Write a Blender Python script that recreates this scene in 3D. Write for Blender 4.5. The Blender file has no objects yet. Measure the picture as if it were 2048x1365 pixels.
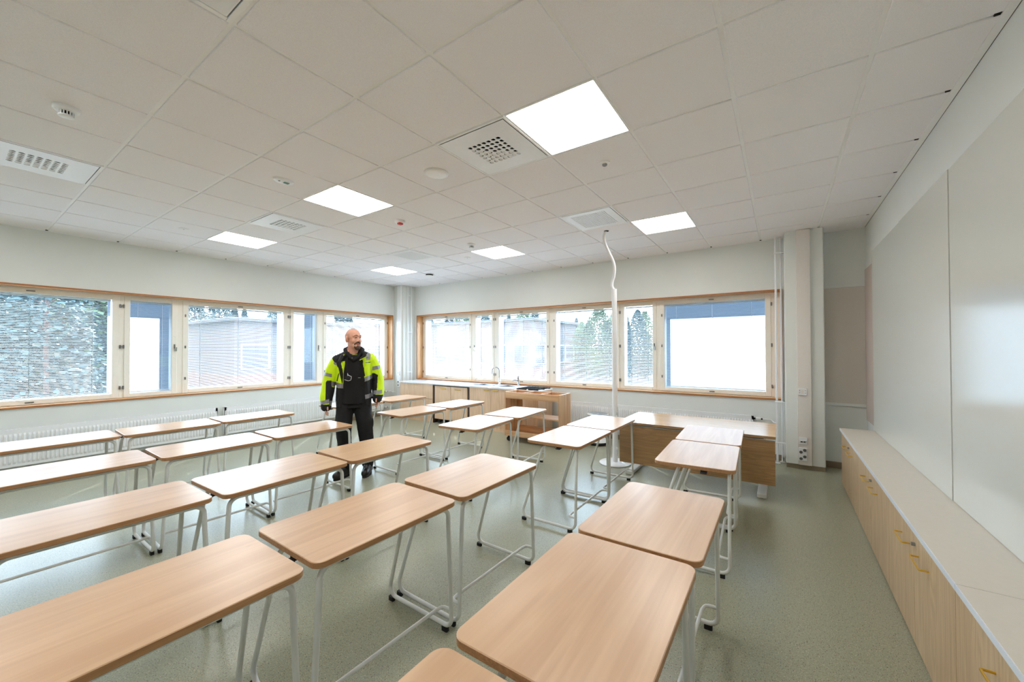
import bpy, bmesh, math, random
import numpy as np
from mathutils import Vector, Matrix
random.seed(7)
rad = math.radians
C = bpy.context.scene.collection
SC = bpy.context.scene

# ---------------------------------------------------------------- camera, sky, sun, exposure
def make_camera():
    yaw, pit, rol = .5836, .0123, -.0026
    cy, sy, cp, sp, cr, sr = math.cos(yaw), math.sin(yaw), math.cos(pit), math.sin(pit), math.cos(rol), math.sin(rol)
    fwd = Vector((-sy*cp, cy*cp, sp)); right = Vector((cy, sy, 0)); up = right.cross(fwd)
    r2 = right*cr + up*sr; u2 = -right*sr + up*cr
    cam = bpy.data.cameras.new('camera'); o = bpy.data.objects.new('camera', cam); C.objects.link(o)
    m = Matrix((r2, u2, -fwd)).transposed().to_4x4(); m.translation = Vector((2.0136, -.7074, 1.4611))
    o.matrix_world = m
    cam.sensor_width = 36; cam.lens = 36*775.37/2048
    cam.shift_x = -25.73/2048; cam.shift_y = 6.655/2048
    cam.clip_start = .02; cam.clip_end = 500
    SC.camera = o
make_camera()
SKY = 9.0; SUN = 15.0; LAMP = 11.8; EXPO = 0.52
w = bpy.data.worlds.new('sky'); SC.world = w; w.use_nodes = True
bgn = w.node_tree.nodes['Background']; bgn.inputs[0].default_value = (.76, .88, 1.0, 1); bgn.inputs[1].default_value = SKY
sl = bpy.data.lights.new('sun', 'SUN'); sl.energy = SUN; sl.angle = rad(.5); sl.color = (1, .95, .87)
so = bpy.data.objects.new('sun', sl); C.objects.link(so)
so.rotation_euler = Vector((-.73*.77, .68*.77, .64)).to_track_quat('Z', 'Y').to_euler()
vs = SC.view_settings; vs.view_transform = 'Standard'; vs.look = 'None'; vs.exposure = EXPO; vs.gamma = 1; vs.use_curve_mapping = False
SC.cycles.max_bounces = 10; SC.cycles.diffuse_bounces = 6; SC.cycles.transparent_max_bounces = 24; SC.cycles.transmission_bounces = 8
SC.cycles.caustics_reflective = False; SC.cycles.caustics_refractive = False; SC.cycles.sample_clamp_indirect = 6.0

# ---------------------------------------------------------------- materials
def lin(r, g, b):
    f = lambda c: (c/255/12.92 if c/255 <= .04045 else ((c/255+.055)/1.055)**2.4)
    return (f(r), f(g), f(b), 1)
class NT:
    def __init__(s, name):
        s.m = bpy.data.materials.new(name); s.m.use_nodes = True; s.t = s.m.node_tree; s.b = s.t.nodes['Principled BSDF']
    def n(s, typ, **k):
        x = s.t.nodes.new(typ)
        for a, v in k.items():
            if a.startswith('i_'): x.inputs[int(a[2:]) if a[2:].isdigit() else a[2:].replace('_', ' ')].default_value = v
            else: setattr(x, a, v)
        return x
    def l(s, a, b): s.t.links.new(a, b)
    def ramp(s, fac, stops):
        r = s.n('ShaderNodeValToRGB'); e = r.color_ramp.elements
        e[0].position, e[0].color = stops[0]; e[1].position, e[1].color = stops[1]
        for p, c in stops[2:]:
            q = e.new(p); q.color = c
        s.l(fac, r.inputs[0]); return r.outputs[0]
    def mix(s, fac, a, b, mode='MIX'):
        x = s.n('ShaderNodeMix', data_type='RGBA', blend_type=mode)
        for v, i in ((fac, 0), (a, 6), (b, 7)):
            if hasattr(v, 'is_linked'): s.l(v, x.inputs[i])
            else: x.inputs[i].default_value = v
        return x.outputs[2]
    def coords(s, scale=(1, 1, 1), rnd=True):
        tc = s.n('ShaderNodeTexCoord'); mp = s.n('ShaderNodeMapping'); mp.inputs[3].default_value = scale
        if rnd:
            oi = s.n('ShaderNodeObjectInfo'); va = s.n('ShaderNodeVectorMath', operation='SCALE'); va.inputs[0].default_value = (17., 11., 5.)
            s.l(oi.outputs['Random'], va.inputs[3]); vb = s.n('ShaderNodeVectorMath', operation='ADD')
            s.l(tc.outputs['Object'], vb.inputs[0]); s.l(va.outputs[0], vb.inputs[1]); s.l(vb.outputs[0], mp.inputs[0])
        else: s.l(tc.outputs['Object'], mp.inputs[0])
        return mp.outputs[0]
    def bump(s, h, strength=.2, dist=.002):
        b = s.n('ShaderNodeBump'); b.inputs['Strength'].default_value = strength; b.inputs['Distance'].default_value = dist
        s.l(h, b.inputs['Height']); s.l(b.outputs[0], s.b.inputs['Normal'])
def plain(name, col, rough=.5, metal=0., spec=.5, var=.03, coat=0., scale=30):
    k = NT(name); k.b.inputs['Roughness'].default_value = rough; k.b.inputs['Metallic'].default_value = metal
    k.b.inputs['Specular IOR Level'].default_value = spec; k.b.inputs['Coat Weight'].default_value = coat
    n = k.n('ShaderNodeTexNoise'); n.inputs['Scale'].default_value = scale; n.inputs['Detail'].default_value = 4
    k.l(k.coords(), n.inputs['Vector'])
    c = np.array(col[:3])
    k.l(k.ramp(n.outputs[0], [(.3, (*(c*(1-var)), 1)), (.7, (*np.minimum(c*(1+var), 1), 1))]), k.b.inputs['Base Color'])
    return k.m
def wood(name, dark, light, scale=(1, 1, 1), axis=1, rough=.35, rings=.5, fine=1., fc=.62, knots=False, strips=0, bump=.05, coat=0.):
    """grain runs along the given object axis"""
    k = NT(name); k.b.inputs['Roughness'].default_value = rough; k.b.inputs['Specular IOR Level'].default_value = .95; k.b.inputs['Coat Weight'].default_value = coat; k.b.inputs['Coat Roughness'].default_value = .25
    sc = [9*s for s in scale]; sc[axis] = .7*scale[axis]
    n1 = k.n('ShaderNodeTexNoise'); n1.inputs['Scale'].default_value = 1; n1.inputs['Detail'].default_value = 3; n1.inputs['Distortion'].default_value = 1.2
    k.l(k.coords(sc), n1.inputs['Vector'])
    sf = [95*fine]*3; sf[axis] = 3.
    n2 = k.n('ShaderNodeTexNoise'); n2.inputs['Scale'].default_value = 1; n2.inputs['Detail'].default_value = 5
    k.l(k.coords(sf), n2.inputs['Vector'])
    w1 = k.n('ShaderNodeMath', operation='MULTIPLY'); w1.inputs[1].default_value = 9 * rings; k.l(n1.outputs[0], w1.inputs[0])
    w2 = k.n('ShaderNodeMath', operation='FRACT'); k.l(w1.outputs[0], w2.inputs[0])
    w3 = k.n('ShaderNodeMath', operation='PINGPONG'); w3.inputs[1].default_value = .5; k.l(w2.outputs[0], w3.inputs[0])
    a = k.n('ShaderNodeMath', operation='MULTIPLY_ADD'); a.inputs[1].default_value = .55; k.l(w3.outputs[0], a.inputs[0])
    b = k.n('ShaderNodeMath', operation='MULTIPLY'); b.inputs[1].default_value = fc; k.l(n2.outputs[0], b.inputs[0]); k.l(b.outputs[0], a.inputs[2])
    col = k.ramp(a.outputs[0], [(.12+fc*.2, dark), (.34+fc*.45, light)])
    big = k.n('ShaderNodeTexNoise'); big.inputs['Scale'].default_value = 1; big.inputs['Detail'].default_value = 2
    sb = [3*s for s in scale]; sb[axis] = .8; k.l(k.coords(sb), big.inputs['Vector'])
    tone = k.ramp(big.outputs[0], [(.3, (.90, .86, .82, 1)), (.7, (1, 1, 1, 1))])
    col = k.mix(1., col, tone, 'MULTIPLY')
    if strips:
        tc = k.coords((1, 1, 1)); sp = k.n('ShaderNodeSeparateXYZ'); k.l(tc, sp.inputs[0])
        ad = k.n('ShaderNodeMath', operation='ADD'); ax = [0, 1, 2]; ax.remove(axis)
        k.l(sp.outputs[ax[0]], ad.inputs[0]); k.l(sp.outputs[ax[1]], ad.inputs[1])
        fl = k.n('ShaderNodeMath', operation='SNAP'); fl.inputs[1].default_value = strips; k.l(ad.outputs[0], fl.inputs[0])
        wn = k.n('ShaderNodeTexWhiteNoise', noise_dimensions='1D'); k.l(fl.outputs[0], wn.inputs['W'])
        col = k.mix(1., col, k.ramp(wn.outputs[0], [(0., (.80, .74, .68, 1)), (1., (1, 1, 1, 1))]), 'MULTIPLY')
    if knots:
        v = k.n('ShaderNodeTexVoronoi'); v.inputs['Scale'].default_value = 1; kk = [7.]*3; kk[axis] = 3.4; k.l(k.coords(kk), v.inputs['Vector'])
        f = k.ramp(v.outputs['Distance'], [(.0, (.75, .75, .75, 1)), (.07, (0, 0, 0, 1))])
        g = k.n('ShaderNodeTexNoise'); g.inputs['Scale'].default_value = 2.2; k.l(k.coords(), g.inputs['Vector'])
        mm = k.n('ShaderNodeMath', operation='MULTIPLY'); k.l(f, mm.inputs[0]); k.l(k.ramp(g.outputs[0], [(.56, (0, 0, 0, 1)), (.6, (1, 1, 1, 1))]), mm.inputs[1])
        col = k.mix(mm.outputs[0], col, tuple(c*.45 for c in dark[:3])+(1,))
    k.l(col, k.b.inputs['Base Color'])
    if bump: k.bump(n2.outputs[0], bump, .001)
    return k.m
def speckle_floor():
    k = NT('vinyl_floor'); k.b.inputs['Roughness'].default_value = .29; k.b.inputs['Specular IOR Level'].default_value = .5
    co = k.coords(rnd=False)
    base = k.n('ShaderNodeTexNoise'); base.inputs['Scale'].default_value = 160; base.inputs['Detail'].default_value = 3; k.l(co, base.inputs['Vector'])
    c = k.ramp(base.outputs[0], [(.35, lin(146, 148, 126)), (.65, lin(166, 168, 146))])
    for sc, th, colr in ((185, .20, lin(96, 96, 80)), (150, .16, lin(220, 212, 188)), (125, .17, lin(116, 100, 74)), (100, .15, lin(72, 72, 64))):
        v = k.n('ShaderNodeTexVoronoi'); v.inputs['Scale'].default_value = sc; k.l(co, v.inputs['Vector'])
        f = k.ramp(v.outputs['Distance'], [(th, (1, 1, 1, 1)), (th+.1, (0, 0, 0, 1))])
        wn = k.n('ShaderNodeMath', operation='GREATER_THAN'); wn.inputs[1].default_value = .62
        sx = k.n('ShaderNodeSeparateColor'); k.l(v.outputs['Color'], sx.inputs[0]); k.l(sx.outputs[0], wn.inputs[0])
        mu = k.n('ShaderNodeMath', operation='MULTIPLY'); k.l(f, mu.inputs[0]); k.l(wn.outputs[0], mu.inputs[1])
        c = k.mix(mu.outputs[0], c, colr)
    k.l(c, k.b.inputs['Base Color'])
    n = k.n('ShaderNodeTexNoise'); n.inputs['Scale'].default_value = 260; k.l(co, n.inputs['Vector']); k.bump(n.outputs[0], .06, .001)
    return k.m
def tile_mat():
    k = NT('mineral_tile'); k.b.inputs['Roughness'].default_value = .85; k.b.inputs['Specular IOR Level'].default_value = .2
    n = k.n('ShaderNodeTexNoise'); n.inputs['Scale'].default_value = 240; n.inputs['Detail'].default_value = 4; k.l(k.coords(), n.inputs['Vector'])
    k.l(k.ramp(n.outputs[0], [(.35, lin(240, 239, 243)), (.6, lin(247, 246, 250))]), k.b.inputs['Base Color'])
    k.bump(n.outputs[0], .15, .001); return k.m
def emitter(name, col, strength):
    k = NT(name); k.t.nodes.remove(k.b); e = k.n('ShaderNodeEmission'); e.inputs[0].default_value = col; e.inputs[1].default_value = strength
    k.l(e.outputs[0], k.t.nodes['Material Output'].inputs[0]); return k.m
def glass_mat():
    k = NT('window_glass'); k.t.nodes.remove(k.b)
    tr = k.n('ShaderNodeBsdfTransparent'); tr.inputs[0].default_value = (.94, .97, .985, 1)
    gl = k.n('ShaderNodeBsdfGlossy'); gl.inputs['Roughness'].default_value = .02
    fr = k.n('ShaderNodeLayerWeight'); fr.inputs['Blend'].default_value = .5
    p5 = k.n('ShaderNodeMath', operation='POWER'); p5.inputs[1].default_value = 5.; k.l(fr.outputs['Facing'], p5.inputs[0])
    ma = k.n('ShaderNodeMath', operation='MULTIPLY_ADD'); ma.inputs[1].default_value = .6; ma.inputs[2].default_value = .02; k.l(p5.outputs[0], ma.inputs[0])
    mx = k.n('ShaderNodeMixShader'); k.l(ma.outputs[0], mx.inputs[0]); k.l(tr.outputs[0], mx.inputs[1]); k.l(gl.outputs[0], mx.inputs[2])
    k.l(mx.outputs[0], k.t.nodes['Material Output'].inputs[0]); return k.m
def translucent(name, col, f):
    k = NT(name); k.b.inputs['Base Color'].default_value = col; k.b.inputs['Roughness'].default_value = .5
    tl = k.n('ShaderNodeBsdfTranslucent'); tl.inputs[0].default_value = col
    mx = k.n('ShaderNodeMixShader'); mx.inputs[0].default_value = f
    k.l(k.b.outputs[0], mx.inputs[1]); k.l(tl.outputs[0], mx.inputs[2]); k.l(mx.outputs[0], k.t.nodes['Material Output'].inputs[0]); return k.m
def brick_mat(name, c1, c2, mortar, sc=5):
    k = NT(name); k.b.inputs['Roughness'].default_value = .9
    b = k.n('ShaderNodeTexBrick'); b.inputs['Scale'].default_value = sc; b.inputs[1].default_value = c1; b.inputs[2].default_value = c2; b.inputs[3].default_value = mortar
    tc = k.n('ShaderNodeTexCoord'); sp = k.n('ShaderNodeSeparateXYZ'); k.l(tc.outputs['Object'], sp.inputs[0])
    ad = k.n('ShaderNodeMath', operation='ADD'); k.l(sp.outputs[0], ad.inputs[0]); k.l(sp.outputs[1], ad.inputs[1])
    cb = k.n('ShaderNodeCombineXYZ'); k.l(ad.outputs[0], cb.inputs[0]); k.l(sp.outputs[2], cb.inputs[1]); k.l(cb.outputs[0], b.inputs['Vector'])
    k.l(b.outputs[0], k.b.inputs['Base Color']); return k.m

M = {}
M['wall'] = plain('wall_paint', lin(226, 229, 226), .7, spec=.3, var=.012, scale=3)
M['tile'] = tile_mat()
M['floor'] = speckle_floor()
M['white_metal'] = plain('white_powder_coat', lin(238, 240, 243), .35, var=.01)
M['grid'] = plain('white_grid_metal', lin(246, 247, 248), .45, var=.01)
M['tube'] = plain('light_grey_tube_paint', lin(222, 224, 222), .35, var=.01)
M['rubber'] = plain('black_rubber', lin(24, 24, 26), .7)
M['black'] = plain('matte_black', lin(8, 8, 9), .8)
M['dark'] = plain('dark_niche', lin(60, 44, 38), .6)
M['maple'] = wood('maple_laminate', lin(208, 168, 130), lin(222, 186, 148), scale=(.7, .7, .7), axis=1, rough=.31, rings=.35, knots=True, bump=.005, fine=.9, fc=.3)
M['maple_edge'] = wood('ply_edge', lin(158, 110, 66), lin(196, 146, 98), scale=(1, 1, 14), axis=1, rough=.4, rings=1.2)
M['oak'] = wood('oak_veneer', lin(150, 112, 68), lin(182, 142, 94), axis=0, rough=.34, rings=1.0)
M['oak_top'] = wood('oak_desktop', lin(196, 156, 106), lin(216, 178, 130), axis=0, rough=.26, rings=.6)
M['oak_door'] = wood('pale_oak_door', lin(190, 160, 122), lin(213, 185, 148), axis=2, rough=.42, rings=.9)
M['birch'] = wood('birch_plywood', lin(210, 174, 138), lin(229, 196, 162), axis=2, rough=.4, rings=.5)
M['pine'] = wood('pine_lining', lin(206, 150, 92), lin(228, 178, 116), axis=1, rough=.4, rings=.7)
M['pine_x'] = wood('pine_lining_long', lin(206, 150, 92), lin(228, 178, 116), axis=0, rough=.4, rings=.7)
M['pine_z'] = wood('pine_lining_upright', lin(206, 150, 92), lin(228, 178, 116), axis=2, rough=.4, rings=.7)
M['pine_edge'] = plain('pine_edge_grain', lin(170, 112, 66), .5, var=.08)
M['alder_z'] = wood('alder_board_upright', lin(206, 154, 106), lin(228, 186, 138), axis=2, rough=.42, rings=.5, strips=.045)
M['alder_x'] = wood('alder_board', lin(206, 154, 106), lin(228, 186, 138), axis=0, rough=.42, rings=.5, strips=.06)
M['cream'] = plain('cream_window_paint', lin(242, 240, 232), .4, var=.01)
M['slat'] = translucent('blind_slat', lin(196, 201, 208), .2)
M['glass'] = glass_mat()
M['chrome'] = plain('chrome', lin(200, 205, 212), .15, metal=1.)
M['steel'] = plain('brushed_steel', lin(170, 175, 182), .3, metal=1.)
M['greymetal'] = plain('grey_fitting', lin(128, 130, 132), .35, metal=.7)
M['gold'] = plain('brass_handle', lin(226, 182, 70), .3, metal=.8)
M['board'] = plain('whiteboard_enamel', lin(214, 216, 210), .17, var=.004, spec=.6)
M['worktop'] = plain('beige_laminate', lin(216, 208, 196), .42, var=.015)
M['edge_white'] = plain('white_edge_band', lin(222, 228, 238), .3, var=.01)
M['counter'] = plain('white_counter_laminate', lin(228, 230, 236), .25, var=.01)
M['pinboard'] = plain('grey_pinboard', lin(212, 207, 198), .9, var=.04, scale=300)
M['pinboard_pink'] = plain('dusty_pink_pinboard', lin(200, 186, 178), .9, var=.04, scale=300)
M['skirt'] = plain('taupe_skirting', lin(140, 124, 104), .5, var=.04)
M['trunking'] = plain('trunking_plastic', lin(228, 222, 216), .4, var=.01)
M['plastic'] = plain('white_plastic', lin(236, 238, 240), .3, var=.005)
M['seat'] = plain('grey_stool_cushion', lin(150, 156, 160), .6)
M['lamp'] = emitter('lamp_diffuser', (1, .97, .93, 1), LAMP)
M['red'] = plain('red_plastic', lin(200, 30, 34), .4)
M['green'] = plain('green_plastic', lin(30, 110, 80), .4)
M['yellow'] = plain('hi_vis_yellow', (.62, .88, .0, 1), .7, var=.04, scale=12)
M['jacket_black'] = plain('jacket_black', lin(20, 22, 26), .8, var=.1)
M['cloth_black'] = plain('black_cotton', lin(13, 13, 15), .9, var=.15, scale=60)
M['trousers'] = plain('black_work_trousers', lin(17, 18, 22), .85, var=.15, scale=40)
M['reflective'] = plain('reflective_tape', lin(142, 142, 148), .4, metal=.3)
M['boot'] = plain('black_boot_leather', lin(18, 17, 16), .4)
M['skin'] = plain('skin', lin(214, 158, 134), .5, var=.05, scale=18)
M['lip'] = plain('lips', lin(178, 110, 96), .5)
M['beard'] = plain('grey_brown_beard', lin(88, 70, 60), .9, var=.3, scale=150)
M['stubble'] = plain('cropped_hair', lin(196, 152, 132), .8, var=.12, scale=200)
M['eye'] = plain('eye_white', lin(210, 200, 192), .3)
M['iris'] = plain('iris', lin(40, 34, 32), .3)
M['grass'] = plain('outdoor_ground', lin(66, 64, 64), .95, var=.3, scale=.6)
M['leaf'] = plain('pine_needles', lin(58, 80, 84), .8, var=.25, scale=2)
M['leaf2'] = plain('birch_leaves', lin(80, 102, 72), .8, var=.25, scale=2)
M['bark'] = plain('pine_bark', lin(104, 84, 80), .9, var=.2, scale=3)
M['render'] = plain('pale_render', lin(90, 87, 94), .85, var=.03, scale=1)
M['brick'] = brick_mat('red_brick', lin(112, 72, 66), lin(122, 80, 72), lin(130, 120, 116))
M['roof'] = plain('grey_roof', lin(70, 76, 86), .7)
M['shade_blue'] = plain('grey_blue_panel', lin(120, 140, 162), .6, var=.03)
M['teal'] = plain('teal_netting', lin(40, 92, 94), .7)
M['darkglass'] = plain('far_window_glass', lin(60, 74, 90), .25)

# ---------------------------------------------------------------- mesh helpers
class MB:
    def __init__(s, *mats):
        s.v = []; s.f = []; s.mi = []; s.mats = list(mats)
    def add(s, vs, fs, mi=0, xf=None):
        o = len(s.v)
        s.v += [tuple(xf @ Vector(v)) for v in vs] if xf is not None else [tuple(v) for v in vs]
        s.f += [tuple(i+o for i in f) for f in fs]; s.mi += [mi]*len(fs); return s
    def box(s, x0, x1, y0, y1, z0, z1, mi=0, bev=0., xf=None):
        if bev <= 0:
            vs = [(x, y, z) for x in (x0, x1) for y in (y0, y1) for z in (z0, z1)]
            return s.add(vs, [(0, 1, 3, 2), (4, 6, 7, 5), (0, 4, 5, 1), (2, 3, 7, 6), (0, 2, 6, 4), (1, 5, 7, 3)], mi, xf)
        b = min(bev, (x1-x0)*.45, (y1-y0)*.45, (z1-z0)*.45); vs = []; ix = {}
        for a, x in ((0, x0), (1, x1)):
            for c, y in ((0, y0), (1, y1)):
                for e, z in ((0, z0), (1, z1)):
                    sx, sy, sz = (1, -1)[a], (1, -1)[c], (1, -1)[e]
                    ix[a, c, e] = len(vs)
                    vs += [(x, y+b*sy, z+b*sz), (x+b*sx, y, z+b*sz), (x+b*sx, y+b*sy, z)]
        fs = []
        for a in (0, 1):
            q = [ix[a, 0, 0], ix[a, 1, 0], ix[a, 1, 1], ix[a, 0, 1]]; fs.append(tuple(q if a else q[::-1]))
            q = [ix[0, a, 0]+1, ix[1, a, 0]+1, ix[1, a, 1]+1, ix[0, a, 1]+1]; fs.append(tuple(q[::-1] if a else q))
            q = [ix[0, 0, a]+2, ix[1, 0, a]+2, ix[1, 1, a]+2, ix[0, 1, a]+2]; fs.append(tuple(q if a else q[::-1]))
        for a in (0, 1):
            for c in (0, 1):
                p, q = ix[a, c, 0], ix[a, c, 1]; fs.append((p, p+1, q+1, q) if a == c else (p+1, p, q, q+1))
                p, q = ix[a, 0, c], ix[a, 1, c]; fs.append((p+2, p, q, q+2) if a == c else (p, p+2, q+2, q))
                p, q = ix[0, a, c], ix[1, a, c]; fs.append((p+1, p+2, q+2, q+1) if a == c else (p+2, p+1, q+1, q+2))
        for k, p in ix.items():
            t = (p, p+1, p+2); fs.append(t if sum(k) % 2 else t[::-1])
        return s.add(vs, fs, mi, xf)
    def tube(s, path, r, n=10, mi=0, caps=True, closed=False):
        P = [Vector(p) for p in path]; N = len(P); R = r if isinstance(r, (list, tuple)) else [r]*N
        T = []
        for i in range(N):
            a = P[i-1] if (i or closed) else P[i]; b = P[(i+1) % N] if (i < N-1 or closed) else P[i]
            T.append((b-a).normalized())
        u = T[0].orthogonal().normalized(); vs = []; fs = []
        for i in range(N):
            if i:
                q = T[i-1].rotation_difference(T[i]); u = (q @ u)
                u = (u - T[i]*u.dot(T[i])).normalized()
            v = T[i].cross(u)
            for k in range(n):
                an = 2*math.pi*k/n; vs.append(P[i]+(u*math.cos(an)+v*math.sin(an))*R[i])
        for i in range(N-1 if not closed else N):
            for k in range(n):
                a, b = i*n+k, i*n+(k+1) % n; c, d = ((i+1) % N)*n+(k+1) % n, ((i+1) % N)*n+k
                fs.append((a, b, c, d))
        if caps and not closed:
            fs.append(tuple(range(n))[::-1]); fs.append(tuple((N-1)*n+k for k in range(n)))
        return s.add(vs, fs, mi)
    def lathe(s, prof, n=24, mi=0, xf=None):
        """profile of (radius, z) from bottom to top, around z"""
        vs = []; fs = []
        for r, z in prof:
            for k in range(n):
                a = 2*math.pi*k/n; vs.append((r*math.cos(a), r*math.sin(a), z))
        for i in range(len(prof)-1):
            for k in range(n):
                fs.append((i*n+k, i*n+(k+1) % n, (i+1)*n+(k+1) % n, (i+1)*n+k))
        fs.append(tuple(range(n))[::-1]); fs.append(tuple((len(prof)-1)*n+k for k in range(n)))
        return s.add(vs, fs, mi, xf)
    def prism(s, poly, z0, z1, mi=0, side=None, xf=None):
        n = len(poly); vs = [(x, y, z0) for x, y in poly]+[(x, y, z1) for x, y in poly]
        s.add(vs, [tuple(range(n))[::-1], tuple(range(n, 2*n))], mi, xf)
        s.add(vs, [(i, (i+1) % n, n+(i+1) % n, n+i) for i in range(n)], mi if side is None else side, xf)
        return s
    def mesh(s, name, smooth=True, ang=38):
        me = bpy.data.meshes.new(name); me.from_pydata(s.v, [], s.f)
        for m in s.mats: me.materials.append(m)
        me.polygons.foreach_set('material_index', s.mi); me.update()
        if smooth:
            me.shade_smooth(); me.set_sharp_from_angle(angle=rad(ang))
        return me
    def obj(s, name, parent=None, loc=None, smooth=True, ang=38):
        return link(name, s.mesh(name, smooth, ang), parent, loc)
LAST = [None]
def link(name, me, parent=None, loc=None):
    o = bpy.data.objects.new(name, me); C.objects.link(o); LAST[0] = o
    if parent is not None: o.parent = parent
    if loc is not None: o.location = loc
    return o
def tag(o, label=None, cat=None, group=None, kind=None):
    if label: o['label'] = label
    if cat: o['category'] = cat
    if group: o['group'] = group
    if kind: o['kind'] = kind
    return o
def thing(name, label, cat, loc=(0, 0, 0), rz=0, group=None):
    o = bpy.data.objects.new(name, None); C.objects.link(o); o.location = loc; o.rotation_euler = (0, 0, rz); o.empty_display_size = .1
    return tag(o, label, cat, group)
def structure(o, label, cat='structure'):
    return tag(o, label, cat, None, 'structure')
def struct_root(name, label, cat, loc=(0, 0, 0)):
    return tag(thing(name, label, cat, loc), kind='structure')
def copy_tree(o, parent=None):
    c = o.copy(); C.objects.link(c)
    if parent is not None: c.parent = parent
    for ch in [x for x in o.children]: copy_tree(ch, c)
    return c
def fillet(pts, rads, n=6):
    """polyline with rounded corners"""
    P = [Vector(p) for p in pts]; out = [P[0]]
    for i in range(1, len(P)-1):
        r = rads[i-1] if isinstance(rads, (list, tuple)) else rads
        a, b, c = P[i-1], P[i], P[i+1]; d1 = (a-b).normalized(); d2 = (c-b).normalized()
        ang = d1.angle(d2)
        if r <= 0 or ang > 3.12: out.append(b); continue
        t = min(r/math.tan(ang/2), (a-b).length*.49, (c-b).length*.49); rr = t*math.tan(ang/2)
        bis = (d1+d2).normalized(); cen = b+bis*(rr/math.sin(ang/2))
        s, e = b+d1*t-cen, b+d2*t-cen; full = s.angle(e); ax = s.cross(e).normalized()
        for k in range(n+1): out.append(cen+Matrix.Rotation(full*k/n, 3, ax) @ s)
    out.append(P[-1]); return out
def rrect(x0, x1, y0, y1, r, n=6):
    out = []
    for cx, cy, a0 in ((x1-r, y1-r, 0), (x0+r, y1-r, 90), (x0+r, y0+r, 180), (x1-r, y0+r, 270)):
        for k in range(n+1):
            a = rad(a0+90*k/n); out.append((cx+r*math.cos(a), cy+r*math.sin(a)))
    return out

# ---------------------------------------------------------------- room shell
WX, WY, RX, RY, H = -5.355, 5.352, 2.86, -3.0, 2.9
WT = .36   # wall thickness
WZ0, WZ1 = .79, 2.235          # window band
LY0, LY1 = -.93, 4.995         # left opening
BX0, BX1 = -4.949, 2.034       # back opening
fl = MB(M['floor']).box(WX-WT, RX+.2, RY-.2, WY+WT, -.12, 0).obj('floor', smooth=False); structure(fl, 'grey-green speckled vinyl floor of the classroom', 'floor')
wl = MB(M['wall'])
wl.box(WX-WT, WX, RY, LY0, 0, 3.1).box(WX-WT, WX, LY1, WY, 0, 3.1).box(WX-WT, WX, LY0, LY1, 0, WZ0).box(WX-WT, WX, LY0, LY1, WZ1, 3.1)
structure(wl.obj('wall_left', smooth=False), 'off-white wall with the left band of windows', 'wall')
wb = MB(M['wall'])
wb.box(WX-WT, BX0, WY, WY+WT, 0, 3.1).box(BX1, RX+.2, WY, WY+WT, 0, 3.1).box(BX0, BX1, WY, WY+WT, 0, WZ0).box(BX0, BX1, WY, WY+WT, WZ1, 3.1)
structure(wb.obj('wall_back', smooth=False), 'off-white wall with the band of windows over the kitchen counter', 'wall')
structure(MB(M['wall']).box(RX, RX+.2, RY, WY, 0, 3.1).obj('wall_right', smooth=False), 'off-white wall behind the whiteboards', 'wall')
structure(MB(M['wall']).box(WX-WT, RX+.2, RY-.2, RY, 0, 3.1).obj('wall_rear', smooth=False), 'plain off-white wall behind the viewer', 'wall')

def skirting(name, path, label):
    mb = MB(M['skirt'])
    for (x0, x1, y0, y1) in path: mb.box(x0, x1, y0, y1, 0, .075, bev=.003)
    structure(mb.obj(name, smooth=False), label, 'skirting')
skirting('baseboard_left', [(WX, WX+.012, RY, 5.0)], 'low taupe skirting along the left window wall')
skirting('baseboard_back', [(-1.3, 2.03, WY-.012, WY), (2.46, RX, WY-.012, WY)], 'low taupe skirting along the back window wall')

# ceiling with its tiles
ceil = MB(M['wall']).box(WX-WT, RX+.2, RY-.2, WY+WT, 2.99, 3.1).obj('ceiling', smooth=False); structure(ceil, 'suspended ceiling of square off-white tiles in a white grid', 'ceiling')
xs = [WX]+[-.6*k for k in range(8, -5, -1)]+[RX-.02]
ys = [RY]+[.6*a for a in range(-4, 9)]+[WY]
LIGHTS = [(x, y) for y in (-.9, 1.5, 3.9) for x in (.9, -1.5, -3.9)]
VENTS = [(.3, 1.5), (-2.7, -.3), (-2.7, 1.5)]
GRILLS = [(.3, 3.3), (-2.7, 3.3)]
PLATES = [(.3, -.3)]
special = {(round(x, 1), round(y, 1)) for x, y in LIGHTS+VENTS+GRILLS+PLATES}
def tile_mesh(w, d):
    g = .011; mb = MB(M['tile'])
    mb.box(-w/2+g, w/2-g, -d/2+g, d/2-g, 0, .022, bev=.0025)
    return mb.mesh('ceiling_tile')
tm = {}
for i in range(len(xs)-1):
    for j in range(len(ys)-1):
        wd, dp = xs[i+1]-xs[i], ys[j+1]-ys[j]; cx, cy = (xs[i]+xs[i+1])/2, (ys[j]+ys[j+1])/2
        if (round(cx, 1), round(cy, 1)) in special and wd > .59 and dp > .59: continue
        if wd < .03 or dp < .03: continue
        key = (round(wd, 3), round(dp, 3))
        if key not in tm: tm[key] = tile_mesh(wd, dp)
        link('ceiling_tile', tm[key], ceil, (cx, cy, H))
for x in xs[1:-1]:
    mb = MB(M['grid'], M['black']).box(x-.012, x+.012, RY, WY-.03, H+.008, H+.014); mb.box(x-.010, x+.010, WY-.028, WY-.002, H+.001, H+.012, 1)  # black end box paints in the shaded notch at the back wall
    mb.obj('grid_bar', ceil, smooth=False)
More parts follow.
